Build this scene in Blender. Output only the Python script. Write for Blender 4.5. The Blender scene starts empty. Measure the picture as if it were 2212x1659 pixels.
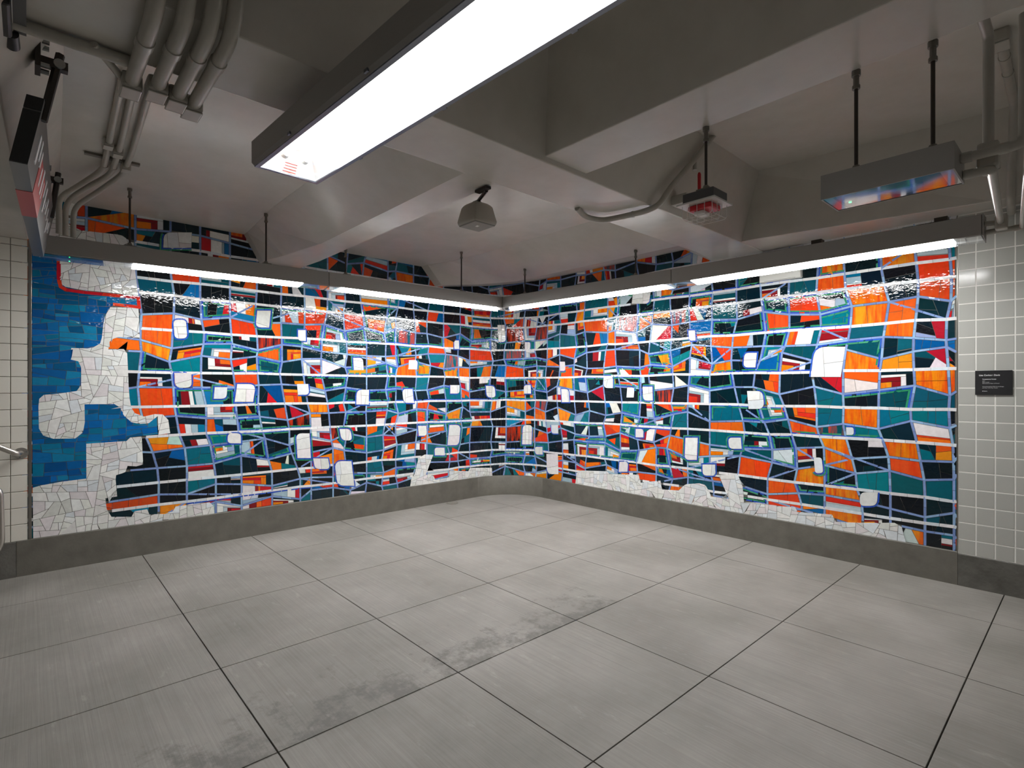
import bpy, bmesh, math, random
from mathutils import Vector, Matrix

rng = random.Random(11)
scene = bpy.context.scene
COL = scene.collection

# ------------------------------------------------------------------ camera
# the room: left wall is the plane X=0 (running along -Y), right wall the plane Y=0 (running along +X)
CAM = Vector((5.806, -5.274, 1.5))
RGT = Vector((0.67278, 0.73985, 0.0)).normalized()
FWD = Vector((-RGT.y, RGT.x, 0.0))
FPX = 1149.85
cam = bpy.data.cameras.new('camera')
cam.sensor_width = 36.0
cam.lens = FPX / 2212.0 * 36.0
cam.shift_y = 10.5 / 2212.0
cam.clip_start = 0.02
cam_o = bpy.data.objects.new('camera', cam)
COL.objects.link(cam_o)
UPV = Vector((0, 0, 1))
m3 = Matrix((RGT, UPV, -FWD)).transposed()
cam_o.matrix_world = Matrix.Translation(CAM) @ m3.to_4x4()
scene.camera = cam_o

# ------------------------------------------------------------------ world and exposure
world = bpy.data.worlds.new('world')
scene.world = world
world.use_nodes = True
world.node_tree.nodes['Background'].inputs[0].default_value = (1.0, 0.97, 0.93, 1)
world.node_tree.nodes['Background'].inputs[1].default_value = 0.085
scene.view_settings.view_transform = 'Standard'
scene.view_settings.look = 'None'
scene.view_settings.exposure = 0.66
scene.view_settings.gamma = 1.0
scene.view_settings.use_curve_mapping = False
STRIP_L = 31.0      # radiance of the wall-side strip lights
LAMP_L = 15.0       # radiance of the tubes in the overhead light


def px(p):
    q = Vector(p) - CAM
    d = q.dot(FWD)
    return 1106 + FPX * q.dot(RGT) / d, 840 - FPX * q.z / d, d


# ------------------------------------------------------------------ materials
def s2l(c):
    c = c / 255.0
    return c / 12.92 if c <= 0.04045 else ((c + 0.055) / 1.055) ** 2.4


def rgb(r, g, b):
    return (s2l(r), s2l(g), s2l(b), 1.0)


def mat(name, col, rough=0.5, metal=0.0, spec=0.5):
    m = bpy.data.materials.new(name)
    m.use_nodes = True
    b = m.node_tree.nodes['Principled BSDF']
    b.inputs['Base Color'].default_value = col
    b.inputs['Roughness'].default_value = rough
    b.inputs['Metallic'].default_value = metal
    b.inputs['Specular IOR Level'].default_value = spec
    return m


def N(m, t, **kw):
    n = m.node_tree.nodes.new(t)
    for k, v in kw.items():
        setattr(n, k, v)
    return n


def L(m, a, b):
    m.node_tree.links.new(a, b)


def coords(m, scale=(1, 1, 1)):
    g = N(m, 'ShaderNodeNewGeometry')
    mp = N(m, 'ShaderNodeMapping')
    mp.inputs['Scale'].default_value = scale
    L(m, g.outputs['Position'], mp.inputs['Vector'])
    return mp.outputs['Vector']


def noise(m, vec, scale, detail=4.0, rough=0.55):
    n = N(m, 'ShaderNodeTexNoise')
    n.inputs['Scale'].default_value = scale
    n.inputs['Detail'].default_value = detail
    n.inputs['Roughness'].default_value = rough
    L(m, vec, n.inputs['Vector'])
    return n.outputs['Fac']


def ramp(m, fac, p0, c0, p1, c1):
    r = N(m, 'ShaderNodeValToRGB')
    r.color_ramp.elements[0].position = p0
    r.color_ramp.elements[0].color = c0
    r.color_ramp.elements[1].position = p1
    r.color_ramp.elements[1].color = c1
    L(m, fac, r.inputs['Fac'])
    return r.outputs['Color']


def mixc(m, fac, a, b, blend='MIX'):
    n = N(m, 'ShaderNodeMix', data_type='RGBA', blend_type=blend)
    for sock, v in ((n.inputs[0], fac), (n.inputs[6], a), (n.inputs[7], b)):
        if hasattr(v, 'links'):
            L(m, v, sock)
        else:
            sock.default_value = v
    return n.outputs[2]


def mathn(m, op, a, b=0.0):
    n = N(m, 'ShaderNodeMath', operation=op)
    for sock, v in ((n.inputs[0], a), (n.inputs[1], b)):
        if hasattr(v, 'links'):
            L(m, v, sock)
        else:
            sock.default_value = v
    return n.outputs[0]


def bump(m, height, strength, dist=0.01):
    b = N(m, 'ShaderNodeBump')
    b.inputs['Strength'].default_value = strength
    b.inputs['Distance'].default_value = dist
    L(m, height, b.inputs['Height'])
    L(m, b.outputs['Normal'], m.node_tree.nodes['Principled BSDF'].inputs['Normal'])


def bsdf(m):
    return m.node_tree.nodes['Principled BSDF']


def speckled(name, c0, c1, scale, rough, bstr=0.0, bscale=40, spec=0.5):
    m = mat(name, c0, rough, 0, spec)
    v = coords(m)
    L(m, ramp(m, noise(m, v, scale, 6, 0.6), 0.3, c0, 0.72, c1), bsdf(m).inputs['Base Color'])
    if bstr:
        bump(m, noise(m, v, bscale, 3), bstr)
    return m


M = {}
M['ceiling'] = speckled('painted_concrete', rgb(198, 194, 184), rgb(208, 204, 195), 5, 0.27, 0.06, 9, 0.5)
M['base'] = speckled('cove_concrete', rgb(97, 94, 86), rgb(116, 113, 104), 7, 0.55, 0.10, 60)
M['base_old'] = speckled('old_cove_concrete', rgb(76, 74, 68), rgb(112, 110, 104), 6, 0.6, 0.2, 50)
M['grout'] = mat('mosaic_grout', rgb(112, 110, 104), 0.8)
M['grout_dark'] = mat('tile_grout_brown', rgb(120, 114, 102), 0.8)
M['grout_light'] = mat('tile_grout_white', rgb(236, 234, 228), 0.6)
M['fixture'] = mat('grey_fixture_paint', rgb(150, 147, 142), 0.42)
M['fixture_in'] = mat('white_reflector', rgb(238, 238, 238), 0.5)
M['bezel'] = mat('anodised_bezel', rgb(120, 124, 134), 0.25, 0.9)
M['conduit'] = speckled('painted_conduit', rgb(166, 162, 152), rgb(176, 172, 162), 12, 0.32)
M['rod'] = mat('dark_brown_rod', rgb(60, 53, 47), 0.4, 0.3)
M['rodgrey'] = mat('painted_coupling', rgb(112, 107, 98), 0.5)
M['black'] = mat('black_paint', rgb(26, 26, 27), 0.4)
M['blackmetal'] = mat('dark_steel', rgb(48, 42, 38), 0.5, 0.3)
M['darkgrey'] = mat('dark_grey_enamel', rgb(84, 84, 84), 0.4)
M['zinc'] = mat('zinc_bolt', rgb(150, 152, 150), 0.35, 0.8)
M['steel'] = mat('brushed_stainless', rgb(205, 200, 193), 0.28, 1.0)
M['trimsteel'] = mat('edge_trim_steel', rgb(150, 146, 140), 0.3, 0.9)
M['red'] = mat('red_enamel', rgb(190, 22, 34), 0.35)
M['signred'] = mat('sign_red', rgb(196, 66, 62), 0.4)
M['signgrey'] = mat('sign_grey', rgb(108, 106, 104), 0.35, 0.4)
M['white'] = mat('white_plastic', rgb(226, 226, 220), 0.4)
M['offwhite'] = mat('speaker_plastic', rgb(166, 160, 148), 0.5)
M['grille'] = mat('speaker_grille', rgb(134, 132, 124), 0.6)
M['yellow'] = mat('yellow_tag', rgb(196, 176, 40), 0.5)
M['wire'] = mat('cage_wire', rgb(214, 212, 206), 0.35, 0.2)
M['plaque'] = mat('black_plaque', rgb(38, 38, 40), 0.35)
M['lettering'] = mat('white_lettering', rgb(225, 225, 225), 0.5)
M['redtext'] = mat('red_lettering', rgb(205, 70, 60), 0.5)
M['drain'] = speckled('drain_cover', rgb(120, 116, 108), rgb(136, 132, 124), 30, 0.5)


def emit(name, col, strength):
    m = bpy.data.materials.new(name)
    m.use_nodes = True
    nt = m.node_tree
    nt.nodes.clear()
    e = nt.nodes.new('ShaderNodeEmission')
    e.inputs[0].default_value = col
    e.inputs[1].default_value = strength
    o = nt.nodes.new('ShaderNodeOutputMaterial')
    nt.links.new(e.outputs[0], o.inputs[0])
    return m


M['strip'] = emit('strip_lamp', (1.0, 0.998, 0.985, 1), STRIP_L)
M['tube'] = emit('tube_lamp', (1.0, 0.998, 0.985, 1), LAMP_L)
M['led'] = emit('green_led', (0.05, 1.0, 0.3, 1), 2.5)


def clear_plastic(name, fac=0.12, tint=(1, 1, 1, 1), rough=0.03):
    m = bpy.data.materials.new(name)
    m.use_nodes = True
    nt = m.node_tree
    nt.nodes.clear()
    t = nt.nodes.new('ShaderNodeBsdfTransparent')
    t.inputs[0].default_value = tint
    g = nt.nodes.new('ShaderNodeBsdfGlossy')
    g.inputs['Roughness'].default_value = rough
    fr = nt.nodes.new('ShaderNodeLayerWeight')
    pw = nt.nodes.new('ShaderNodeMath')
    pw.operation = 'POWER'
    nt.links.new(fr.outputs['Facing'], pw.inputs[0])
    pw.inputs[1].default_value = 4.0
    a = nt.nodes.new('ShaderNodeMath')
    a.operation = 'MULTIPLY_ADD'
    a.inputs[1].default_value = 0.6
    a.inputs[2].default_value = 0.04 + fac
    nt.links.new(pw.outputs[0], a.inputs[0])
    x = nt.nodes.new('ShaderNodeMixShader')
    nt.links.new(a.outputs[0], x.inputs[0])
    nt.links.new(t.outputs[0], x.inputs[1])
    nt.links.new(g.outputs[0], x.inputs[2])
    o = nt.nodes.new('ShaderNodeOutputMaterial')
    nt.links.new(x.outputs[0], o.inputs[0])
    return m


M['lens'] = clear_plastic('clear_lens', 0.0)
M['lensgrey'] = clear_plastic('clear_lens_unlit', 0.30, (0.75, 0.77, 0.8, 1), 0.06)

# wall tiles
for key, c in (('tile_cream', (230, 226, 216)), ('tile_grey', (184, 184, 178))):
    m = mat(key, rgb(*c), 0.16)
    oi = N(m, 'ShaderNodeObjectInfo')
    d = [max(0, x - 7) for x in c]
    L(m, ramp(m, oi.outputs['Random'], 0, rgb(*d), 1, rgb(*c)), bsdf(m).inputs['Base Color'])
    bump(m, noise(m, coords(m), 7, 2), 0.05)
    M[key] = m

# floor concrete: broom finish along X, cloudy wear, oil stains beside the long joint
m = mat('broomed_concrete', rgb(150, 147, 140), 0.55)
v = coords(m)
cloud = ramp(m, noise(m, v, 1.1, 6, 0.62), 0.32, rgb(128, 125, 118), 0.7, rgb(160, 156, 150))
vs = coords(m, (1.2, 90, 1))
streak = ramp(m, noise(m, vs, 1.0, 3, 0.7), 0.3, (0.70, 0.70, 0.70, 1), 0.7, (1.10, 1.10, 1.10, 1))
c = mixc(m, 0.55, cloud, streak, 'MULTIPLY')
vt = coords(m, (3, 9, 1))
pale = ramp(m, noise(m, vt, 1.3, 8, 0.7), 0.60, (0, 0, 0, 1), 0.74, (0.35, 0.35, 0.35, 1))
c = mixc(m, pale, c, rgb(196, 193, 186))
sep = N(m, 'ShaderNodeSeparateXYZ')
L(m, coords(m), sep.inputs[0])
band = mathn(m, 'MULTIPLY', mathn(m, 'GREATER_THAN', sep.outputs['X'], 3.0),
             mathn(m, 'LESS_THAN', sep.outputs['X'], 3.54))
ys = mathn(m, 'LESS_THAN', sep.outputs['Y'], -2.2)
edge = ramp(m, sep.outputs['X'], 3.0, (0, 0, 0, 1), 3.5, (1, 1, 1, 1))
er = N(m, 'ShaderNodeMapRange')
er.inputs[1].default_value = 3.0
er.inputs[2].default_value = 3.5
er.inputs[3].default_value = 0.0
er.inputs[4].default_value = 0.16
L(m, sep.outputs['X'], er.inputs[0])
sn = mathn(m, 'ADD', noise(m, coords(m), 5.5, 9, 0.72), er.outputs[0])
st = ramp(m, sn, 0.585, (0, 0, 0, 1), 0.72, (0.75, 0.75, 0.75, 1))
stm = mathn(m, 'MULTIPLY', mathn(m, 'MULTIPLY', st, band), ys)
c = mixc(m, stm, c, rgb(96, 94, 88))
dots = ramp(m, noise(m, coords(m), 2.1, 8, 0.75), 0.69, (0, 0, 0, 1), 0.74, (0.45, 0.45, 0.45, 1))
c = mixc(m, dots, c, rgb(118, 114, 106))
L(m, c, bsdf(m).inputs['Base Color'])
bump(m, noise(m, vs, 1.0, 3, 0.7), 0.25, 0.004)
M['floor'] = m
M['floor_joint'] = mat('joint_dirt', rgb(70, 67, 61), 0.9)

# mosaic glass: per piece colour; alpha of the colour layer says how strongly the piece is streaked
m = mat('mosaic_glass', (0.5, 0.5, 0.5, 1), 0.06, 0.0, 0.4)
at = N(m, 'ShaderNodeAttribute', attribute_name='Col')
vk = coords(m, (26, 26, 3))
sf = ramp(m, noise(m, vk, 1.0, 4, 0.6), 0.42, (0, 0, 0, 1), 0.62, (1, 1, 1, 1))
sfac = mathn(m, 'MULTIPLY', sf, at.outputs['Alpha'])
cc = mixc(m, sfac, at.outputs['Color'], rgb(228, 62, 20))
mot = ramp(m, noise(m, coords(m), 26, 5, 0.65), 0.3, (0.82, 0.82, 0.82, 1), 0.7, (1.1, 1.1, 1.1, 1))
cc = mixc(m, 0.6, cc, mot, 'MULTIPLY')
L(m, cc, bsdf(m).inputs['Base Color'])
bump(m, noise(m, coords(m, (1, 1, 1.6)), 30, 1.5, 0.5), 1.0, 0.0013)
M['mosaic'] = m


# ------------------------------------------------------------------ mesh helpers
class MB:
    def __init__(self):
        self.v, self.f, self.c = [], [], []

    def quad(self, *p):
        i = len(self.v)
        self.v += [Vector(q) for q in p]
        self.f.append(list(range(i, i + len(p))))

    def grid(self, rows, close=False):
        i = len(self.v)
        n = len(rows[0])
        for r in rows:
            self.v += [Vector(q) for q in r]
        for a in range(len(rows) - 1):
            for b in range(n if close else n - 1):
                b2 = (b + 1) % n
                self.f.append([i + a * n + b, i + a * n + b2, i + (a + 1) * n + b2, i + (a + 1) * n + b])

    def box(self, lo, hi, R=None, o=(0, 0, 0)):
        x0, y0, z0 = lo
        x1, y1, z1 = hi
        P = [(x0, y0, z0), (x1, y0, z0), (x1, y1, z0), (x0, y1, z0), (x0, y0, z1), (x1, y0, z1), (x1, y1, z1), (x0, y1, z1)]
        if R is not None:
            P = [Vector(o) + R @ Vector(p) for p in P]
        i = len(self.v)
        self.v += [Vector(p) for p in P]
        for f in ((3, 2, 1, 0), (4, 5, 6, 7), (0, 1, 5, 4), (1, 2, 6, 5), (2, 3, 7, 6), (3, 0, 4, 7)):
            self.f.append([i + k for k in f])
        return self

    def prism(self, rings):
        """loft of closed rings (same length), capped"""
        i = len(self.v)
        n = len(rings[0])
        for r in rings:
            self.v += [Vector(q) for q in r]
        for a in range(len(rings) - 1):
            for b in range(n):
                b2 = (b + 1) % n
                self.f.append([i + a * n + b, i + a * n + b2, i + (a + 1) * n + b2, i + (a + 1) * n + b])
        self.f.append([i + k for k in range(n)][::-1])
        self.f.append([i + (len(rings) - 1) * n + k for k in range(n)])
        return self

    def tube(self, path, r, n=12, fillet=0.0, caps=True):
        pts = [Vector(p) for p in path]
        if fillet:
            q = [pts[0]]
            for k in range(1, len(pts) - 1):
                a, b, c_ = pts[k - 1], pts[k], pts[k + 1]
                d1, d2 = (a - b), (c_ - b)
                t = min(fillet, d1.length * 0.49, d2.length * 0.49)
                p0, p1 = b + d1.normalized() * t, b + d2.normalized() * t
                for s in range(7):
                    u = s / 6
                    q.append(p0 * (1 - u) ** 2 + b * 2 * u * (1 - u) + p1 * u * u)
            q.append(pts[-1])
            pts = q
        rings = []
        T = (pts[1] - pts[0]).normalized()
        X = T.orthogonal().normalized()
        for k, p in enumerate(pts):
            if k == 0:
                t = pts[1] - pts[0]
            elif k == len(pts) - 1:
                t = pts[-1] - pts[-2]
            else:
                t = (pts[k + 1] - pts[k]).normalized() + (pts[k] - pts[k - 1]).normalized()
            t = t.normalized()
            X = (X - t * X.dot(t)).normalized()
            Y = t.cross(X)
            rr = r[k] if isinstance(r, (list, tuple)) else r
            rings.append([p + X * rr * math.cos(2 * math.pi * a / n) + Y * rr * math.sin(2 * math.pi * a / n) for a in range(n)])
        if caps:
            self.prism(rings)
        else:
            self.grid(rings, True)
        return self

    def build(self, name, material, parent=None, bevel=0.0, smooth=False, kind=None, label=None):
        me = bpy.data.meshes.new(name)
        off = Vector((0, 0, 0))
        if parent is not None:
            r = parent
            while r is not None:
                off += r.location
                r = r.parent
        me.from_pydata([p - off for p in self.v], [], self.f)
        bm = bmesh.new()
        bm.from_mesh(me)
        bmesh.ops.recalc_face_normals(bm, faces=bm.faces)
        if bevel:
            ed = [e for e in bm.edges if len(e.link_faces) == 2 and e.calc_face_angle(0) > 0.6]
            bmesh.ops.bevel(bm, geom=ed, offset=bevel, segments=2, profile=0.5, affect='EDGES')
        bm.to_mesh(me)
        bm.free()
        if smooth:
            for p in me.polygons:
                p.use_smooth = True
            try:
                me.set_sharp_from_angle(angle=0.9)
            except Exception:
                pass
        me.materials.append(material)
        o = bpy.data.objects.new(name, me)
        COL.objects.link(o)
        if parent is not None:
            o.parent = parent
        if kind:
            o['kind'] = kind
        if label:
            o['label'] = label
        return o


def thing(name, label, cat, loc, group=None):
    o = bpy.data.objects.new(name, None)
    o.empty_display_size = 0.1
    COL.objects.link(o)
    o.location = loc
    o['label'] = label
    o['category'] = cat
    if group:
        o['group'] = group
    return o


def box(lo, hi):
    return MB().box(lo, hi)


def disc(c, axis, r, h, n=20):
    a = Vector(axis).normalized()
    return MB().tube([Vector(c), Vector(c) + a * h], r, n)
# ------------------------------------------------------------------ structure
RC = 0.65
U1 = 5.25 - RC
UA = RC * math.pi / 2
UEND = U1 + UA + 5.08 - RC


def wp(u, off=0.0):
    """point on the wall path: left wall, quarter-round corner, right wall"""
    if u <= U1:
        return Vector((off, -5.25 + u, 0))
    if u < U1 + UA:
        a = math.pi - (u - U1) / RC
        return Vector((RC + (RC - off) * math.cos(a), -RC + (RC - off) * math.sin(a), 0))
    return Vector((RC + u - U1 - UA, -off, 0))


def W(u, v, off=0.0):
    p = wp(u, off)
    p.z = v
    return p


def hb(u):
    return 0.288 - 0.033 * max(0.0, min(1.0, u / UEND))


ZC = 3.06      # ceiling of the bays along the left wall
ZH = 3.40      # ceiling of the deeper bays


def lin(x, pts):
    if x <= pts[0][0]:
        return pts[0][1]
    for (a, za), (b, zb) in zip(pts, pts[1:]):
        if x <= b:
            return za + (zb - za) * (x - a) / (b - a)
    return pts[-1][1]


B_SEC = [(2.86, ZC), (3.20, 2.82), (3.64, 2.82), (3.82, ZH)]
A_SEC = [(-3.72, ZC), (-3.29, 2.828), (-3.03, 2.828), (-2.66, ZC)]
C_SEC = [(-3.20, ZH), (-3.05, 2.85), (-2.68, 2.85), (-2.55, ZH)]
E_SEC = [(-1.40, ZC), (-0.80, 2.83), (0.10, 3.03)]
D_SEC = [(-0.39, ZH), (-0.22, 2.828), (0.10, 2.828)]
F_SEC = [(-5.32, 2.70), (-5.10, ZC)]


def ceil_z(x, y):
    z = min(ZC if x < 3.4 else ZH, lin(x, B_SEC), lin(y, F_SEC))
    if x < 3.3:
        z = min(z, lin(y, A_SEC), lin(y, E_SEC))
    else:
        z = min(z, lin(y, C_SEC), lin(y, D_SEC))
    return z


def struct(mb, name, material, **kw):
    return mb.build(name, material, None, kind='structure', **kw)


floor = struct(box((-0.3, -9, -0.2), (9, 0.3, -0.012)), 'floor', M['floor_joint'])
XS = [-0.25, 0.745, 1.70, 2.64, 3.53, 4.44, 5.35, 6.27, 7.19, 8.1, 9.0]
YS = [-9.0, -8.2, -7.3, -6.38, -5.44, -4.51, -3.59, -2.645, -1.67, -0.705, 0.25]
for i in range(len(XS) - 1):
    for j in range(len(YS) - 1):
        if XS[i + 1] > 6.3 and YS[j] < -5.5:
            continue
        g = 0.003
        mb = box((XS[i] + g, YS[j] + g, -0.03), (XS[i + 1] - g, YS[j + 1] - g, 0.0))
        mb.build('slab', M['floor'], floor, bevel=0.0015)

wl = struct(box((-0.25, -9, -0.2), (0, -RC, 3.2)), 'wall_left', M['grout'])
wr = struct(box((RC, 0, -0.2), (9, 0.25, 3.5)), 'wall_right', M['grout'])
mb = MB()
n = 40
rows = [[W(U1 + UA * k / n, z) for k in range(n + 1)] for z in (-0.2, 3.2)]
mb.grid(rows)
mb.grid([[Vector((-0.25, -RC, z)), Vector((-0.25, 0.25, z)), Vector((RC, 0.25, z))] for z in (-0.2, 3.2)])
struct(mb, 'wall_corner', M['grout'], smooth=True)

ce = struct(box((-0.25, -9, ZC), (3.45, 0.25, ZC + 0.2)).box((3.35, -9, ZH), (9, 0.25, ZH + 0.2)), 'ceiling', M['ceiling'])


def beam(name, rings):
    return struct(MB().prism(rings), name, M['ceiling'], bevel=0.006)


def ring_y(x, sec):
    return [Vector((x, y, z)) for y, z in sec] + [Vector((x, sec[-1][0], max(sec[-1][1], sec[0][1]) + 0.05)), Vector((x, sec[0][0], max(sec[-1][1], sec[0][1]) + 0.05))]


def ring_x(y, sec):
    return [Vector((x, y, z)) for x, z in sec] + [Vector((sec[-1][0], y, ZH + 0.05)), Vector((sec[0][0], y, ZH + 0.05))]


# girder parallel to the left wall, with a flare where it meets the right wall
Bw = [(2.70, ZC), (3.09, 2.83), (3.64, 2.82), (3.82, ZH)]
beam('ceiling_beam', [ring_x(-9, B_SEC), ring_x(-0.5, B_SEC), ring_x(-0.2, [(2.80, ZC), (3.16, 2.82), (3.64, 2.82), (3.82, ZH)]), ring_x(0.05, Bw)])
# joists running from the walls into the girder
A0 = [(-3.66, ZC), (-3.51, 2.79), (-3.10, 2.80), (-2.66, ZC)]
A1 = [(-3.68, ZC), (-3.42, 2.80), (-3.06, 2.81), (-2.66, ZC)]
beam('ceiling_beam', [ring_y(-0.05, A0), ring_y(0.12, A0), ring_y(0.45, A1), ring_y(1.0, A_SEC), ring_y(3.23, A_SEC)])
beam('ceiling_beam', [ring_y(3.6, C_SEC), ring_y(9, C_SEC)])
E0 = [(-1.56, ZC), (-1.35, 2.83), (0.1, 3.03)]
E1 = [(-1.45, ZC), (-1.05, 2.825), (0.1, 3.03)]
beam('ceiling_beam', [ring_y(-0.05, E0), ring_y(0.15, E0), ring_y(0.5, E1), ring_y(0.95, E_SEC), ring_y(3.23, E_SEC)])
D0 = [(-0.57, ZH), (-0.50, 2.828), (0.1, 2.828)]
beam('ceiling_beam', [ring_y(3.6, D0), ring_y(3.75, D0), ring_y(5.3, D_SEC), ring_y(9, D_SEC)])
F0 = [(-9.0, 2.70), (-5.275, 2.70), (-5.08, ZC)]
F1 = [(-9.0, 2.70), (-5.36, 2.70), (-5.16, ZC)]
F2 = [(-9.0, 2.70), (-5.36, 2.70), (-5.15, ZH)]
beam('ceiling_beam', [ring_y(-0.05, F0), ring_y(2.9, F1), ring_y(3.45, F1)])
beam('ceiling_beam', [ring_y(3.46, F2), ring_y(9, F2)])


# concrete cove base along the walls
def cove(name, u0, u1, material, steps, h=None, out=0.014):
    rings = []
    for k in range(steps + 1):
        u = u0 + (u1 - u0) * k / steps
        hh = h if h else hb(u)
        rings.append([W(u, -0.02, -0.02), W(u, -0.02, out + 0.002), W(u, hh - 0.006, out), W(u, hh, out - 0.006), W(u, hh, -0.02)])
    struct(MB().prism(rings), name, material, smooth=steps > 4)


cove('baseboard_left', -0.092, U1, M['base'], 2)
cove('baseboard_corner', U1, U1 + UA, M['base'], 30)
cove('baseboard_right', U1 + UA, UEND + 0.006, M['base'], 2)
cove('baseboard_far_left', -3.75, -0.094, M['base_old'], 2, 0.283, 0.017)
cove('baseboard_far_right', UEND + 0.008, UEND + 3.9, M['base_old'], 2, 0.243, 0.016)

# metal edge strips of the mosaic
struct(box((0, -5.273, hb(0)), (0.012, -5.2515, 2.70)), 'trim_1', M['trimsteel'], bevel=0.002)
struct(box((5.081, -0.012, hb(UEND)), (5.088, 0, 2.82)), 'trim_2', M['trimsteel'], bevel=0.001)

# plain square wall tiles on both sides of the mosaic
def tile_mesh(w, h, name, material):
    mb = MB()
    d, b = 0.007, 0.003
    mb.prism([[(0, 0, 0), (w, 0, 0), (w, 0, h), (0, 0, h)], [(0, -d + b, 0), (w, -d + b, 0), (w, -d + b, h), (0, -d + b, h)],
              [(b, -d, b), (w - b, -d, b), (w - b, -d, h - b), (b, -d, h - b)]])
    o = mb.build(name, material)
    me = o.data
    bpy.data.objects.remove(o)
    return me


gl = struct(box((0, -9, 0.2), (0.002, -5.2735, 2.72)), 'wall_far_left', M['grout_dark'])
gr = struct(box((5.0885, -0.0078, 0.2), (9, 0, 2.84)), 'wall_far_right', M['grout_light'])


def tile_field(parent, y0s, zs, rot, place, key):
    me = None
    for a, b in zip(y0s, y0s[1:]):
        for z0, z1 in zip(zs, zs[1:]):
            w, h = abs(b - a) - 0.004, z1 - z0 - 0.004
            if me is None:
                me = tile_mesh(0.104, 0.125, 'tile', M[key])
            o = bpy.data.objects.new('tile', me)
            COL.objects.link(o)
            o.parent = parent
            o.location = place(a, z0)
            o.rotation_euler = (rng.uniform(-.004, .004), 0, rot + rng.uniform(-.004, .004))
            o.scale = (w / 0.104, 1, h / 0.125)


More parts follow.
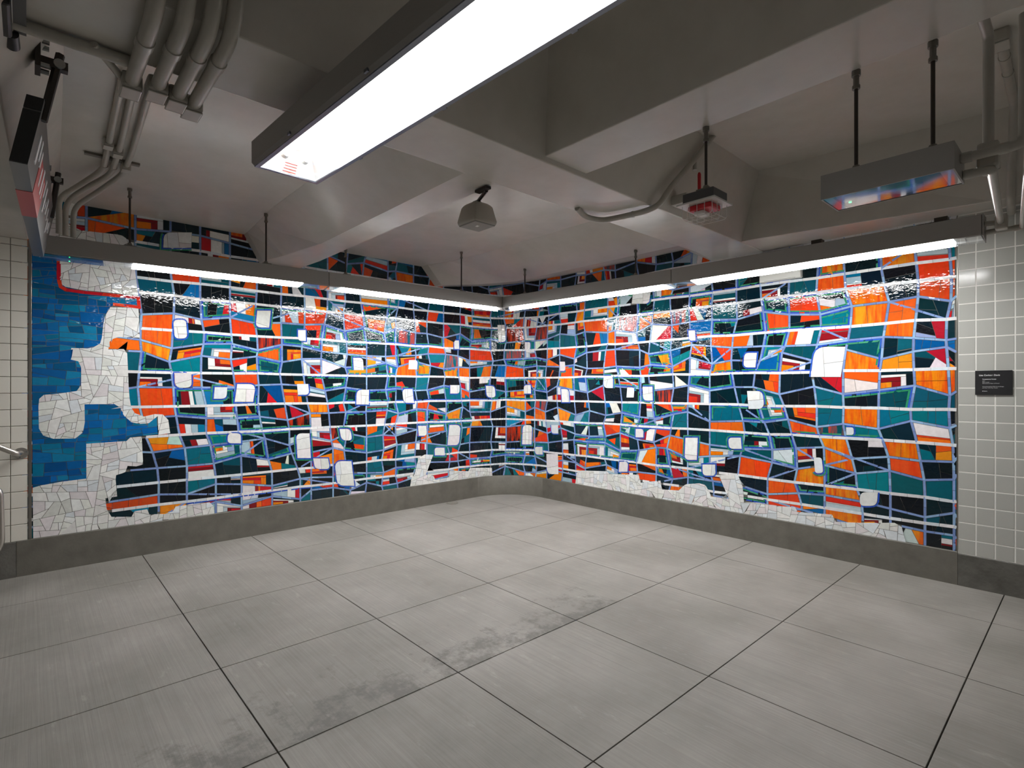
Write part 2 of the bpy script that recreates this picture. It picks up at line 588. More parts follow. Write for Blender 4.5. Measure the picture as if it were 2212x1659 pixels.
zl = [0.2799] + [0.4141 + 0.13125 * k for k in range(18)]
zl = [z for z in zl if z < 2.69] + [2.70]
yl = [-5.274] + [-5.3778 - 0.1085 * k for k in range(6)]
tile_field(gl, yl[::-1], zl, math.pi / 2, lambda a, z: Vector((0.002, a + 0.0025, z + 0.0025)), 'tile_cream')
zr = [0.243] + [0.3544 + 0.1279 * k for k in range(20)]
zr = [z for z in zr if z < 2.80] + [2.818]
xr = [5.089] + [5.1918 + 0.1075 * k for k in range(11)]
tile_field(gr, xr, zr, 0.0, lambda a, z: Vector((a + 0.0025, -0.002, z + 0.0025)), 'tile_grey')
FIELDS = {
    'white_top': [(-0.008,2.994),(-0.008,2.691),(0.172,2.705),(0.172,2.424),(0.181,2.375),(0.207,2.352),(0.325,2.339),(0.709,2.341),(0.688,2.538),(0.668,2.721),(0.654,2.810),(0.587,2.859),(0.310,2.844),(0.240,2.869),(0.199,2.923),(0.181,3.019)],
    'blue': [(0.001,2.662),(0.157,2.676),(0.160,2.384),(0.169,2.339),(0.205,2.313),(0.325,2.308),(0.709,2.304),(0.712,2.242),(0.525,2.230),(0.492,2.197),(0.472,2.134),(0.460,2.065),(0.449,1.942),(0.438,1.894),(0.395,1.858),(0.353,1.845),(0.245,1.844),(0.242,1.745),(0.291,1.733),(0.310,1.681),(0.310,1.535),(0.281,1.482),(0.180,1.463),(0.072,1.451),(0.044,1.419),(0.039,1.355),(0.042,1.177),(0.068,1.118),(0.131,1.088),(0.271,1.082),(0.322,1.130),(0.334,1.215),(0.332,1.369),(0.536,1.365),(0.580,1.336),(0.608,1.259),(0.660,1.202),(0.717,1.185),(0.788,1.189),(0.847,1.240),(0.857,1.086),(0.648,1.070),(0.623,1.037),(0.343,1.032),(0.343,1.023),(0.345,0.735),(0.185,0.728),(0.053,0.712),(0.004,0.699),(0.002,1.148)],
    'white_mid': [(0.508,2.212),(0.711,2.229),(0.721,1.960),(0.569,1.957),(0.525,1.937),(0.503,1.911),(0.494,1.843),(0.603,1.852),(0.628,1.815),(0.634,1.662),(0.639,1.509),(0.646,1.411),(0.657,1.334),(0.685,1.282),(0.752,1.250),(0.835,1.269),(0.896,1.264),(0.939,1.212),(0.954,1.088),(0.862,1.078),(0.857,1.251),(0.788,1.188),(0.717,1.184),(0.654,1.205),(0.603,1.266),(0.578,1.336),(0.536,1.367),(0.332,1.369),(0.334,1.215),(0.322,1.130),(0.271,1.082),(0.131,1.088),(0.068,1.118),(0.042,1.177),(0.039,1.355),(0.044,1.419),(0.072,1.451),(0.180,1.463),(0.281,1.482),(0.310,1.535),(0.310,1.681),(0.291,1.733),(0.242,1.745),(0.245,1.844),(0.353,1.845),(0.395,1.858),(0.438,1.894),(0.449,1.942),(0.460,2.065),(0.472,2.134)],
    'white_low': [(0.343,1.032),(0.623,1.037),(0.650,1.066),(0.735,1.069),(0.746,0.817),(0.694,0.805),(0.631,0.816),(0.614,0.760),(0.549,0.742),(0.545,0.706),(0.556,0.554),(0.472,0.549),(0.483,0.455),(0.516,0.381),(0.660,0.358),(0.682,0.404),(0.776,0.408),(0.793,0.358),(0.908,0.344),(0.976,0.358),(0.997,0.399),(1.282,0.398),(1.316,0.356),(1.322,0.274),(0.547,0.267),(0.008,0.261),(0.004,0.699),(0.053,0.712),(0.185,0.728),(0.345,0.735),(0.343,1.023)],
    'white_corner': [(3.523,0.267),(3.542,0.380),(3.591,0.421),(3.640,0.614),(3.740,0.659),(3.868,0.644),(3.753,0.399),(3.868,0.380),(3.899,0.314),(4.120,0.326),(4.128,0.414),(4.442,0.371),(4.471,0.414),(4.833,0.383),(4.845,0.228),(4.385,0.240),(3.999,0.236)],
    'white_right': [(6.211,0.232),(6.231,0.409),(6.316,0.451),(6.717,0.486),(6.755,0.456),(7.178,0.500),(7.206,0.410),(7.467,0.468),(7.489,0.371),(7.697,0.388),(7.757,0.451),(7.789,0.470),(7.938,0.499),(8.005,0.488),(8.051,0.418),(8.066,0.378),(8.259,0.382),(8.152,0.613),(8.353,0.637),(8.400,0.523),(8.413,0.369),(8.553,0.391),(8.759,0.389),(8.890,0.402),(8.909,0.361),(9.196,0.387),(9.225,0.327),(9.407,0.353),(9.656,0.399),(9.706,0.371),(9.733,0.242),(9.196,0.232),(8.372,0.234),(7.304,0.222)],
}
RED_LINE = [(-0.008,2.676),(0.163,2.692),(0.166,2.404),(0.178,2.348),(0.213,2.329),(0.325,2.320),(0.709,2.320),(0.716,2.234),(0.525,2.242)]
BLOBS = [
    [(0.982,1.969),(1.090,1.976),(1.090,2.154),(0.982,2.144)],
    [(1.710,2.128),(1.841,2.138),(1.841,2.317),(1.710,2.304)],
    [(2.131,2.017),(2.215,2.022),(2.215,2.141),(2.131,2.135)],
    [(0.989,1.509),(1.129,1.510),(1.129,1.651),(0.989,1.648)],
    [(1.322,1.403),(1.433,1.401),(1.433,1.518),(1.322,1.517)],
    [(1.519,1.369),(1.688,1.366),(1.688,1.550),(1.519,1.549)],
    [(2.122,1.435),(2.249,1.434),(2.249,1.554),(2.122,1.553)],
    [(1.440,0.960),(1.562,0.951),(1.562,1.053),(1.440,1.060)],
    [(2.114,0.753),(2.266,0.740),(2.266,1.014),(2.114,1.023)],
    [(2.301,0.616),(2.478,0.598),(2.478,0.721),(2.301,0.737)],
    [(0.902,2.802),(1.129,2.842),(1.129,2.991),(0.902,2.946)],
    [(2.765,1.716),(2.892,1.719),(2.892,1.866),(2.765,1.861)],
    [(3.504,1.744),(3.629,1.747),(3.629,1.866),(3.504,1.861)],
    [(4.202,2.033),(4.285,2.037),(4.285,2.154),(4.202,2.149)],
    [(4.922,2.164),(5.034,2.166),(5.034,2.410),(4.922,2.408)],
    [(5.316,2.052),(5.400,2.049),(5.400,2.159),(5.316,2.162)],
    [(2.803,1.317),(2.961,1.314),(2.961,1.490),(2.803,1.490)],
    [(3.414,1.324),(3.571,1.321),(3.571,1.499),(3.414,1.499)],
    [(4.138,1.436),(4.293,1.435),(4.293,1.552),(4.138,1.551)],
    [(4.745,1.378),(4.887,1.377),(4.887,1.543),(4.745,1.543)],
    [(5.300,1.432),(5.412,1.433),(5.412,1.554),(5.300,1.554)],
    [(5.936,1.740),(6.034,1.737),(6.034,1.861),(5.936,1.865)],
    [(5.964,1.321),(6.102,1.324),(6.102,1.499),(5.964,1.499)],
    [(6.668,1.509),(6.811,1.508),(6.811,1.661),(6.668,1.663)],
    [(7.016,1.397),(7.115,1.398),(7.115,1.517),(7.016,1.518)],
    [(7.234,1.363),(7.369,1.365),(7.369,1.526),(7.234,1.526)],
    [(2.604,0.911),(2.745,0.902),(2.745,1.038),(2.604,1.045)],
    [(3.640,0.903),(3.769,0.896),(3.769,1.026),(3.640,1.032)],
    [(4.112,0.751),(4.293,0.738),(4.293,1.013),(4.112,1.021)],
    [(5.281,0.712),(5.425,0.718),(5.425,0.993),(5.281,0.989)],
    [(5.777,0.892),(5.907,0.900),(5.907,1.016),(5.777,1.009)],
    [(3.889,0.634),(4.049,0.621),(4.049,0.724),(3.889,0.736)],
    [(5.476,0.579),(5.614,0.590),(5.614,0.698),(5.476,0.688)],
    [(7.137,0.931),(7.244,0.938),(7.244,1.038),(7.137,1.032)],
    [(5.689,0.329),(5.907,0.354),(5.907,0.627),(5.689,0.608)],
    [(6.903,0.501),(7.027,0.515),(7.027,0.636),(6.903,0.623)],
    [(2.548,0.402),(2.765,0.375),(2.765,0.665),(2.548,0.685)],
    [(7.094,2.503),(7.328,2.475),(7.328,2.609),(7.094,2.641)],
    [(8.413,1.712),(8.532,1.709),(8.532,1.853),(8.413,1.859)],
    [(9.044,1.607),(9.279,1.603),(9.279,1.868),(9.044,1.882)],
    [(8.447,1.300),(8.606,1.305),(8.606,1.480),(8.447,1.480)],
    [(7.813,2.019),(7.893,2.014),(7.893,2.125),(7.813,2.131)],
    [(8.254,0.890),(8.387,0.901),(8.387,1.013),(8.254,1.004)],
    [(7.772,0.728),(7.913,0.742),(7.913,0.981),(7.772,0.972)],
    [(7.972,0.583),(8.116,0.600),(8.116,0.717),(7.972,0.702)],
    [(9.306,1.098),(9.365,1.102),(9.365,1.169),(9.306,1.166)],
    [(9.410,0.497),(9.536,0.518),(9.536,0.634),(9.410,0.616)],
    [(9.051,0.737),(9.122,0.745),(9.122,0.885),(9.051,0.878)],
]
PATCHES = [
    ('O', [(9.087,2.379),(9.219,2.361),(9.219,2.598),(9.087,2.621)]),
    ('O', [(9.566,2.516),(9.778,2.480),(9.778,2.578),(9.566,2.617)]),
    ('O', [(9.332,2.210),(9.505,2.191),(9.505,2.322),(9.332,2.346)]),
    ('O', [(9.359,2.073),(9.499,2.060),(9.499,2.184),(9.359,2.200)]),
    ('O', [(9.517,1.884),(9.721,1.871),(9.721,2.110),(9.517,2.131)]),
    ('O', [(9.404,1.594),(9.542,1.592),(9.542,1.831),(9.404,1.839)]),
    ('O', [(8.813,1.424),(8.934,1.426),(8.934,1.545),(8.813,1.546)]),
    ('O', [(9.878,1.539),(10.048,1.538),(10.048,1.697),(9.878,1.703)]),
    ('O', [(8.844,1.101),(9.015,1.111),(9.015,1.206),(8.844,1.198)]),
    ('O', [(9.136,0.847),(9.372,0.871),(9.372,1.065),(9.136,1.049)]),
    ('O', [(9.633,0.948),(9.800,0.963),(9.800,1.047),(9.633,1.033)]),
    ('O', [(8.971,0.640),(9.108,0.658),(9.108,0.876),(8.971,0.862)]),
    ('O', [(9.178,0.521),(9.397,0.554),(9.397,0.636),(9.178,0.605)]),
    ('O', [(9.900,1.177),(10.048,1.186),(10.048,1.252),(9.900,1.245)]),
    ('O', [(9.911,0.633),(10.038,0.652),(10.038,0.719),(9.911,0.701)]),
    ('R', [(9.911,2.240),(10.048,2.222),(10.048,2.435),(9.911,2.458)]),
    ('R', [(8.623,2.040),(8.766,2.029),(8.766,2.160),(8.623,2.174)]),
    ('R', [(9.627,0.725),(9.828,0.752),(9.828,0.952),(9.627,0.933)]),
    ('R', [(9.505,0.666),(9.621,0.682),(9.621,0.818),(9.505,0.804)]),
    ('R', [(8.782,0.364),(8.934,0.389),(8.934,0.611),(8.782,0.591)]),
    ('R', [(8.464,0.642),(8.639,0.663),(8.639,0.739),(8.464,0.719)]),
    ('R', [(8.941,2.239),(9.065,2.225),(9.065,2.343),(8.941,2.359)]),
    ('R', [(9.246,2.068),(9.313,2.062),(9.313,2.303),(9.246,2.312)]),
    ('T', [(9.332,1.820),(9.511,1.811),(9.511,2.073),(9.332,2.090)]),
    ('T', [(9.065,1.224),(9.306,1.234),(9.306,1.467),(9.065,1.466)]),
    ('T', [(9.591,1.231),(9.744,1.238),(9.744,1.505),(9.591,1.505)]),
    ('T', [(9.306,1.173),(9.579,1.188),(9.579,1.260),(9.306,1.249)]),
    ('T', [(9.639,0.606),(9.856,0.638),(9.856,0.762),(9.639,0.734)]),
    ('T', [(9.889,0.657),(10.048,0.681),(10.048,0.774),(9.889,0.753)]),
    ('B', [(8.606,1.673),(8.782,1.669),(8.782,1.816),(8.606,1.824)]),
    ('B', [(9.867,1.738),(10.048,1.730),(10.048,1.877),(9.867,1.889)]),
    ('O', [(0.746,2.032),(0.884,2.042),(0.884,2.186),(0.746,2.173)]),
    ('O', [(0.735,1.834),(0.945,1.843),(0.945,1.989),(0.735,1.975)]),
    ('O', [(0.671,1.635),(0.706,1.635),(0.706,1.832),(0.671,1.831)]),
    ('R', [(0.735,1.276),(0.884,1.272),(0.884,1.524),(0.735,1.523)]),
    ('R', [(0.957,1.146),(1.110,1.138),(1.110,1.242),(0.957,1.247)]),
    ('R', [(0.735,0.916),(0.811,0.910),(0.811,1.038),(0.735,1.043)]),
]
COLS_LEFT = [
    [(0.688,2.532),(0.735,2.215),(0.723,1.960),(0.735,1.763),(0.706,1.593),(0.706,1.467),(0.729,1.269),(0.776,1.027),(0.847,0.879),(0.865,0.649)],
    [(0.957,2.586),(0.989,2.357),(0.982,2.152),(0.970,1.947),(0.945,1.785),(0.976,1.597),(0.989,1.305),(1.014,1.114),(1.090,0.887),(1.090,0.650)],
    [(1.201,2.532),(1.201,2.261),(1.241,2.008),(1.208,1.780),(1.208,1.525),(1.261,1.298),(1.241,1.102),(1.309,0.869),(1.336,0.638)],
    [(1.462,2.505),(1.462,2.194),(1.483,1.946),(1.469,1.790),(1.504,1.588),(1.519,1.291),(1.562,0.865),(1.569,0.628)],
    [(1.718,2.586),(1.695,2.215),(1.725,1.960),(1.710,1.767),(1.733,1.510),(1.725,1.285),(1.786,0.976),(1.864,0.628)],
    [(1.959,2.601),(1.951,2.336),(1.967,1.808),(1.935,1.609),(1.999,1.311),(2.040,1.110),(2.040,0.860),(2.156,0.563)],
    [(2.198,2.667),(2.207,2.226),(2.164,1.850),(2.215,1.443),(2.266,1.185),(2.275,0.756)],
    [(2.460,2.632),(2.460,2.387),(2.398,2.068),(2.380,1.685),(2.451,1.424),(2.487,1.072),(2.524,0.770)],
]
COLS_RIGHT = [
    [(8.334,2.411),(8.343,2.201),(8.299,2.031),(8.281,1.804),(8.299,1.558),(8.352,1.350),(8.430,1.128),(8.395,0.936),(8.352,0.655)],
    [(8.573,2.499),(8.582,2.313),(8.623,2.040),(8.573,1.809),(8.515,1.641),(8.498,1.506),(8.582,1.287),(8.655,1.073),(8.703,0.845),(8.639,0.672)],
    [(8.836,2.526),(8.828,2.300),(8.851,2.087),(8.782,1.865),(8.751,1.637),(8.727,1.571),(8.813,1.262),(8.859,1.069),(8.919,0.865),(8.882,0.636),(8.949,0.422)],
    [(9.087,2.628),(9.065,2.382),(9.122,2.095),(9.058,1.866),(9.029,1.647),(9.072,1.349),(9.072,1.146),(9.136,0.917),(9.136,0.592)],
    [(9.286,2.594),(9.306,2.289),(9.359,2.178),(9.326,1.971),(9.279,1.626),(9.286,1.324),(9.279,1.142),(9.378,0.864),(9.378,0.671),(9.430,0.500)],
    [(9.560,2.589),(9.566,2.444),(9.621,2.221),(9.591,2.023),(9.573,1.880),(9.548,1.592),(9.542,1.171),(9.615,0.932),(9.627,0.647)],
    [(9.789,2.590),(9.812,2.419),(9.812,2.197),(9.778,1.881),(9.784,1.658),(9.800,1.546),(9.749,1.267),(9.806,1.061),(9.856,0.762)],
    [(10.007,2.589),(10.022,2.346),(10.017,2.199),(9.986,2.015),(9.991,1.760),(10.012,1.545),(10.001,1.277),(10.033,1.038),(10.036,0.574)],
]
# ------------------------------------------------------------------ glass mosaic
from mathutils.geometry import tessellate_polygon as tess_poly


def area(p):
    return 0.5 * sum(p[i][0] * p[(i + 1) % len(p)][1] - p[(i + 1) % len(p)][0] * p[i][1] for i in range(len(p)))


def cen(p):
    return (sum(q[0] for q in p) / len(p), sum(q[1] for q in p) / len(p))


def clip(poly, px0, py0, nx, ny):
    """keep the side where (q-p).n <= 0"""
    out = []
    k = len(poly)
    for i in range(k):
        a, b = poly[i], poly[(i + 1) % k]
        da = (a[0] - px0) * nx + (a[1] - py0) * ny
        db = (b[0] - px0) * nx + (b[1] - py0) * ny
        if da <= 0:
            out.append(a)
        if (da < 0 < db) or (db < 0 < da):
            t = da / (da - db)
            out.append((a[0] + (b[0] - a[0]) * t, a[1] + (b[1] - a[1]) * t))
    return out


def inset(poly, d):
    if area(poly) < 0:
        poly = poly[::-1]
    out = poly
    k = len(poly)
    for i in range(k):
        a, b = poly[i], poly[(i + 1) % k]
        ex, ey = b[0] - a[0], b[1] - a[1]
        l = math.hypot(ex, ey)
        if l < 1e-6:
            continue
        nx, ny = ey / l, -ex / l
        out = clip(out, a[0] - nx * d, a[1] - ny * d, nx, ny)
        if len(out) < 3:
            return []
    return out


def dedupe(p):
    out = []
    for q in p:
        if not out or math.hypot(q[0] - out[-1][0], q[1] - out[-1][1]) > 0.0012:
            out.append(q)
    if len(out) > 1 and math.hypot(out[0][0] - out[-1][0], out[0][1] - out[-1][1]) <= 0.0012:
        out.pop()
    return out


def inside(pt, poly):
    x, y = pt
    r = False
    for i in range(len(poly)):
        a, b = poly[i], poly[i - 1]
        if (a[1] > y) != (b[1] > y) and x < (b[0] - a[0]) * (y - a[1]) / (b[1] - a[1]) + a[0]:
            r = not r
    return r


PAL = {
    'dark': [(9, 27, 36), (14, 22, 29), (5, 36, 47), (17, 21, 26), (7, 43, 54), (9, 30, 42), (6, 33, 42)],
    'teal': [(6, 100, 118), (10, 88, 104), (0, 116, 134), (4, 78, 92)],
    'blue': [(4, 96, 164), (0, 84, 150), (8, 108, 172), (4, 118, 158), (0, 88, 136), (20, 130, 176), (0, 100, 174)],
    'orange': [(250, 138, 14), (246, 120, 24), (236, 104, 30), (250, 152, 30)],
    'red': [(208, 28, 42), (232, 66, 30), (190, 24, 44), (226, 50, 32)],
    'vermilion': [(240, 78, 22), (246, 96, 22), (232, 64, 26), (226, 84, 34)],
    'maroon': [(134, 20, 30), (150, 26, 34)],
    'white': [(240, 239, 236), (234, 228, 230), (226, 232, 236), (238, 240, 238), (232, 234, 228)],
    'pale': [(176, 204, 218), (162, 188, 200), (150, 174, 214), (196, 214, 222)],
    'line': [(128, 152, 206), (138, 164, 214), (122, 146, 200), (148, 182, 218)],
    'royal': [(40, 80, 190), (54, 98, 200)],
    'green': [(46, 142, 100), (70, 152, 112)],
    'band': [(240, 240, 240), (232, 230, 232), (226, 234, 240)],
}
PIECES = []      # (polygon, kind, colour, offset, streak)
UNDER = []       # grout bed pieces under raised parts


def col(kind):
    c = rng.choice(PAL[kind])
    j = rng.uniform(0.90, 1.08)
    return tuple(min(1.0, s2l(x) * j) for x in c)


def top_v(u):
    p = wp(u, 0.0)
    if u <= U1 + UA * 0.5:
        y = p.y
        z = min(ZC, lin(y, F0[1:]), lin(y, A0), lin(y, E0) if y > -1.6 else ZC)
    else:
        x, y = p.x, p.y
        z = lin(x, Bw)
        z = min(z, lin(y, E_SEC) if x < 3.4 else lin(y, D_SEC))
    return z


def put(poly, kind, off=0.004, streak=None, color=None, thin=False):
    poly = dedupe(poly)
    if len(poly) < 3:
        return
    a = abs(area(poly))
    if a < (0.00003 if thin else 0.00012):
        return
    if all(v > top_v(max(0.0, min(UEND, u))) + 0.01 for u, v in poly):
        return
    us = [q[0] for q in poly]
    cu = (min(us) + max(us)) / 2
    lim = 0.07
    if U1 - 0.02 < cu < U1 + UA + 0.02 and max(us) - min(us) > lim:
        n = int((max(us) - min(us)) / lim) + 1
        for i in range(n):
            x0 = min(us) + (max(us) - min(us)) * i / n
            x1 = min(us) + (max(us) - min(us)) * (i + 1) / n
            q = clip(clip(poly, x0 + (0.0015 if i else 0), 0, -1, 0), x1 - (0.0015 if i < n - 1 else 0), 0, 1, 0)
            put(q, kind, off, streak, color, thin)
        return
    if streak is None:
        streak = {'orange': rng.choice((0, 0.15, 0.7)), 'vermilion': rng.choice((0, 0.2, 0.6)), 'red': 0.0}.get(kind, 0.0)
    PIECES.append((poly, kind, color or col(kind), off, streak))


def split(poly, n, skew=0.25):
    ps = [poly]
    while len(ps) < n:
        ps.sort(key=lambda p: -abs(area(p)))
        p = ps.pop(0)
        us = [q[0] for q in p]
        vs_ = [q[1] for q in p]
        horiz = (max(us) - min(us)) > (max(vs_) - min(vs_)) * rng.uniform(0.6, 1.4)
        a = (0.0 if horiz else math.pi / 2) + rng.gauss(0, skew)
        c = cen(p)
        k = 0.18
        c = (c[0] + (max(us) - min(us)) * rng.uniform(-k, k), c[1] + (max(vs_) - min(vs_)) * rng.uniform(-k, k))
        nx, ny = math.cos(a), math.sin(a)
        q1 = clip(p, c[0], c[1], nx, ny)
        q2 = clip(p, c[0], c[1], -nx, -ny)
        ps += [q for q in (q1, q2) if len(q) >= 3]
    return ps


GAP = 0.0016


def put_split(poly, kind, n, off=0.004, skew=0.25, streak=None, same=True):
    base = col(kind)
    for q in split(poly, n, skew):
        q = inset(q, GAP)
        if len(q) >= 3:
            c = tuple(min(1, x * rng.uniform(0.85, 1.1)) for x in base) if same else None
            put(q, kind, off, streak, c)


def bil(Q, s, t):
    a, b, c, d = Q
    return ((a[0] * (1 - s) + b[0] * s) * (1 - t) + (d[0] * (1 - s) + c[0] * s) * t,
            (a[1] * (1 - s) + b[1] * s) * (1 - t) + (d[1] * (1 - s) + c[1] * s) * t)


def sub(Q, s0, s1, t0, t1):
    return [bil(Q, s0, t0), bil(Q, s1, t0), bil(Q, s1, t1), bil(Q, s0, t1)]


def choose(u):
    # the middle of the composition is the most mixed, its ends are darker
    warm = 0.25 if u < 8.0 else 0.16
    return rng.choices(['dark', 'teal', 'orange', 'vermilion', 'red', 'white', 'pale', 'blue'],
                       [0.56, 0.15, warm * 0.42, warm * 0.27, warm * 0.25, 0.05, 0.05, 0.04])[0]


def fill_cell(Q, forced=None):
    c = cen(Q)
    if forced:
        if forced in ('orange', 'vermilion'):
            put_split(Q, forced, rng.choice((1, 2, 2)), skew=0.1, streak=0.85)
        else:
            put_split(Q, forced, rng.choice((1, 2, 3)))
        return
    r = rng.random()
    big = abs(area(Q))
    if r < 0.32:
        k = rng.choice(['dark', 'dark', 'dark', 'dark', 'dark', 'dark', 'dark', 'dark', 'dark', 'teal', 'teal', 'teal', 'dark', 'dark', 'orange', 'vermilion'])
        put_split(Q, k, 1 + int(big / 0.012 * rng.uniform(0.6, 1.5)), skew=0.12 if k in ('orange', 'vermilion') else 0.25)
    elif r < 0.68:
        a = rng.choice([rng.gauss(0, 0.25), rng.gauss(0.8, 0.3), rng.gauss(-0.8, 0.3), rng.gauss(math.pi / 2, 0.2)])
        cx = bil(Q, rng.uniform(0.3, 0.7), rng.uniform(0.3, 0.7))
        nx, ny = math.cos(a), math.sin(a)
        for q in (clip(Q, cx[0], cx[1], nx, ny), clip(Q, cx[0], cx[1], -nx, -ny)):
            if len(q) >= 3:
                if rng.random() < 0.5:
                    h = split(q, rng.choice((2, 2, 3)))
                    for z in h:
                        put_split(z, choose(c[0]), 1)
                else:
                    put_split(q, choose(c[0]), rng.choice((1, 1, 2)))
    elif r < 0.84:
        n = rng.choice((3, 4, 4, 5))
        seq = rng.choice([['white', 'maroon', 'orange', 'red', 'white'], ['pale', 'white', 'red', 'orange', 'dark'],
                          ['dark', 'maroon', 'white', 'teal', 'pale'], ['orange', 'red', 'white', 'dark', 'teal'],
                          ['red', 'white', 'pale', 'blue', 'dark']])
        cuts = sorted([0, 1] + [rng.uniform(0.15, 0.85) for _ in range(n - 1)])
        hz = rng.random() < 0.5
        lo, hi = (0.0, 1.0) if rng.random() < 0.4 else ((0.0, rng.uniform(.4, .6)) if rng.random() < 0.5 else (rng.uniform(.4, .6), 1.0))
        for i in range(n):
            q = sub(Q, lo, hi, cuts[i], cuts[i + 1]) if hz else sub(Q, cuts[i], cuts[i + 1], lo, hi)
            put(inset(q, GAP), seq[i % 5])
        for a, b in ((0, lo), (hi, 1)):
            if b - a > 0.05:
                put_split(sub(Q, a, b, 0, 1) if hz else sub(Q, 0, 1, a, b), 'dark', rng.choice((1, 2)))
    elif r < 0.95:
        # nested corner: bands bending round one corner of the cell
        fl = rng.random() < 0.5
        fv = rng.random() < 0.5
        seq = rng.choice([['dark', 'white', 'maroon', 'orange'], ['white', 'pale', 'maroon', 'red'], ['teal', 'pale', 'white', 'orange'],
                          ['dark', 'orange', 'red', 'orange']])
        lv = [0, rng.uniform(.18, .3), rng.uniform(.36, .48), rng.uniform(.55, .66), 1.0]

        def cell(s0, s1, t0, t1):
            if fl:
                s0, s1 = 1 - s1, 1 - s0
            if fv:
                t0, t1 = 1 - t1, 1 - t0
            return sub(Q, s0, s1, t0, t1)
        for i in range(3):
            put(inset(cell(lv[i], 1, lv[i], lv[i + 1]), GAP), seq[i])
            put(inset(cell(lv[i], lv[i + 1], lv[i + 1], 1), GAP), seq[i])
        put_split(cell(lv[3], 1, lv[3], 1), seq[3], 1)
    else:
        put_split(Q, rng.choice(['orange', 'orange', 'vermilion', 'teal', 'dark']), rng.choice((1, 2)), skew=0.1, streak=0.8)


def strip(pts, w, kind, off, ln=0.09, side=0.0, skip=None):
    """ribbon of narrow pieces along a polyline; side moves it to the left (+) or right (-)"""
    n = len(pts)
    if n < 2:
        return
    offs = []
    for i in range(n):
        d1 = (pts[i][0] - pts[i - 1][0], pts[i][1] - pts[i - 1][1]) if i else None
        d2 = (pts[i + 1][0] - pts[i][0], pts[i + 1][1] - pts[i][1]) if i < n - 1 else None
        nn = []
        for d in (d1, d2):
            if d:
                l = math.hypot(*d) or 1e-6
                nn.append((-d[1] / l, d[0] / l))
        x, y = sum(q[0] for q in nn), sum(q[1] for q in nn)
        l = math.hypot(x, y) or 1e-6
        x, y = x / l, y / l
        k = 1 / max(0.5, x * nn[0][0] + y * nn[0][1])
        offs.append((x * k, y * k))
    for i in range(n - 1):
        a, b = pts[i], pts[i + 1]
        l = math.hypot(b[0] - a[0], b[1] - a[1])
        step = ln * rng.uniform(0.8, 1.3)
        m_ = max(1, round(l / step))
        g = 0.0012 / max(l, 0.01)
        for s in range(m_):
            t0, t1 = s / m_ + (g if s else 0), (s + 1) / m_ - g

            def at_(t, e):
                p = (a[0] + (b[0] - a[0]) * t, a[1] + (b[1] - a[1]) * t)
                o = (offs[i][0] * (1 - t) + offs[i + 1][0] * t, offs[i][1] * (1 - t) + offs[i + 1][1] * t)
                return (p[0] + o[0] * e, p[1] + o[1] * e)
            q = [at_(t0, side - w / 2), at_(t1, side - w / 2), at_(t1, side + w / 2), at_(t0, side + w / 2)]
            if skip and skip(cen(q)):
                continue
            put(q, kind, off + rng.uniform(0, 0.0002), 0.0, None, True)


def in_fields(p):
    return any(inside(p, f) for f in FIELDS.values())


def rounded(Q, rad):
    """quadrilateral with its corners rounded by rad[i]"""
    out = []
    for i in range(4):
        a, b, c_ = Q[i - 1], Q[i], Q[(i + 1) % 4]
        r = rad[i]
        if r < 0.004:
            out.append(b)
            continue
        l1, l2 = math.hypot(a[0] - b[0], a[1] - b[1]), math.hypot(c_[0] - b[0], c_[1] - b[1])
        p0 = (b[0] + (a[0] - b[0]) * r / l1, b[1] + (a[1] - b[1]) * r / l1)
        p1 = (b[0] + (c_[0] - b[0]) * r / l2, b[1] + (c_[1] - b[1]) * r / l2)
        for s in range(6):
            t = s / 5
            out.append(((1 - t) ** 2 * p0[0] + 2 * t * (1 - t) * b[0] + t * t * p1[0],
                        (1 - t) ** 2 * p0[1] + 2 * t * (1 - t) * b[1] + t * t * p1[1]))
    return out


# --- white blobs first, so that the lines can go round them
blob_shapes = []
for Q in BLOBS:
    w = min(abs(Q[1][0] - Q[0][0]), abs(Q[2][1] - Q[1][1]))
    sk = rng.uniform(-0.12, 0.12) * w
    Q = [(Q[0][0] + sk, Q[0][1]), (Q[1][0] + sk * 0.6, Q[1][1]), (Q[2][0] - sk, Q[2][1]), (Q[3][0] - sk * 0.5, Q[3][1])]
    rad = [rng.choice((0.0, 0.0, 0.0, 0.0, 0.36)) * w for _ in range(4)]
    rad[rng.randrange(4)] = 0.42 * w
    blob_shapes.append((Q, rounded(Q, rad)))


def in_blob(p):
    return any(inside(p, b) for _, b in blob_shapes)


# --- the warped grid
BANDS = [0.437, 0.638, 1.068, 1.340, 1.655, 2.045, 2.365, 2.505, 2.822]
ROWS = [(0.20, 'edge')]
prev = 0.25
for b in BANDS:
    if b - prev > 0.36:
        ROWS += [(prev + (b - prev) * 0.36, 'line'), (prev + (b - prev) * 0.70, 'line')]
    elif b - prev > 0.16:
        ROWS.append((prev + (b - prev) * rng.uniform(0.42, 0.6), 'line'))
    ROWS.append((b, 'band'))
    prev = b
ROWS += [(2.95, 'line'), (3.10, 'edge')]


def col_u(pl, v):
    pl = sorted(pl, key=lambda p: p[1])
    return lin(v, [(q[1], q[0]) for q in pl])


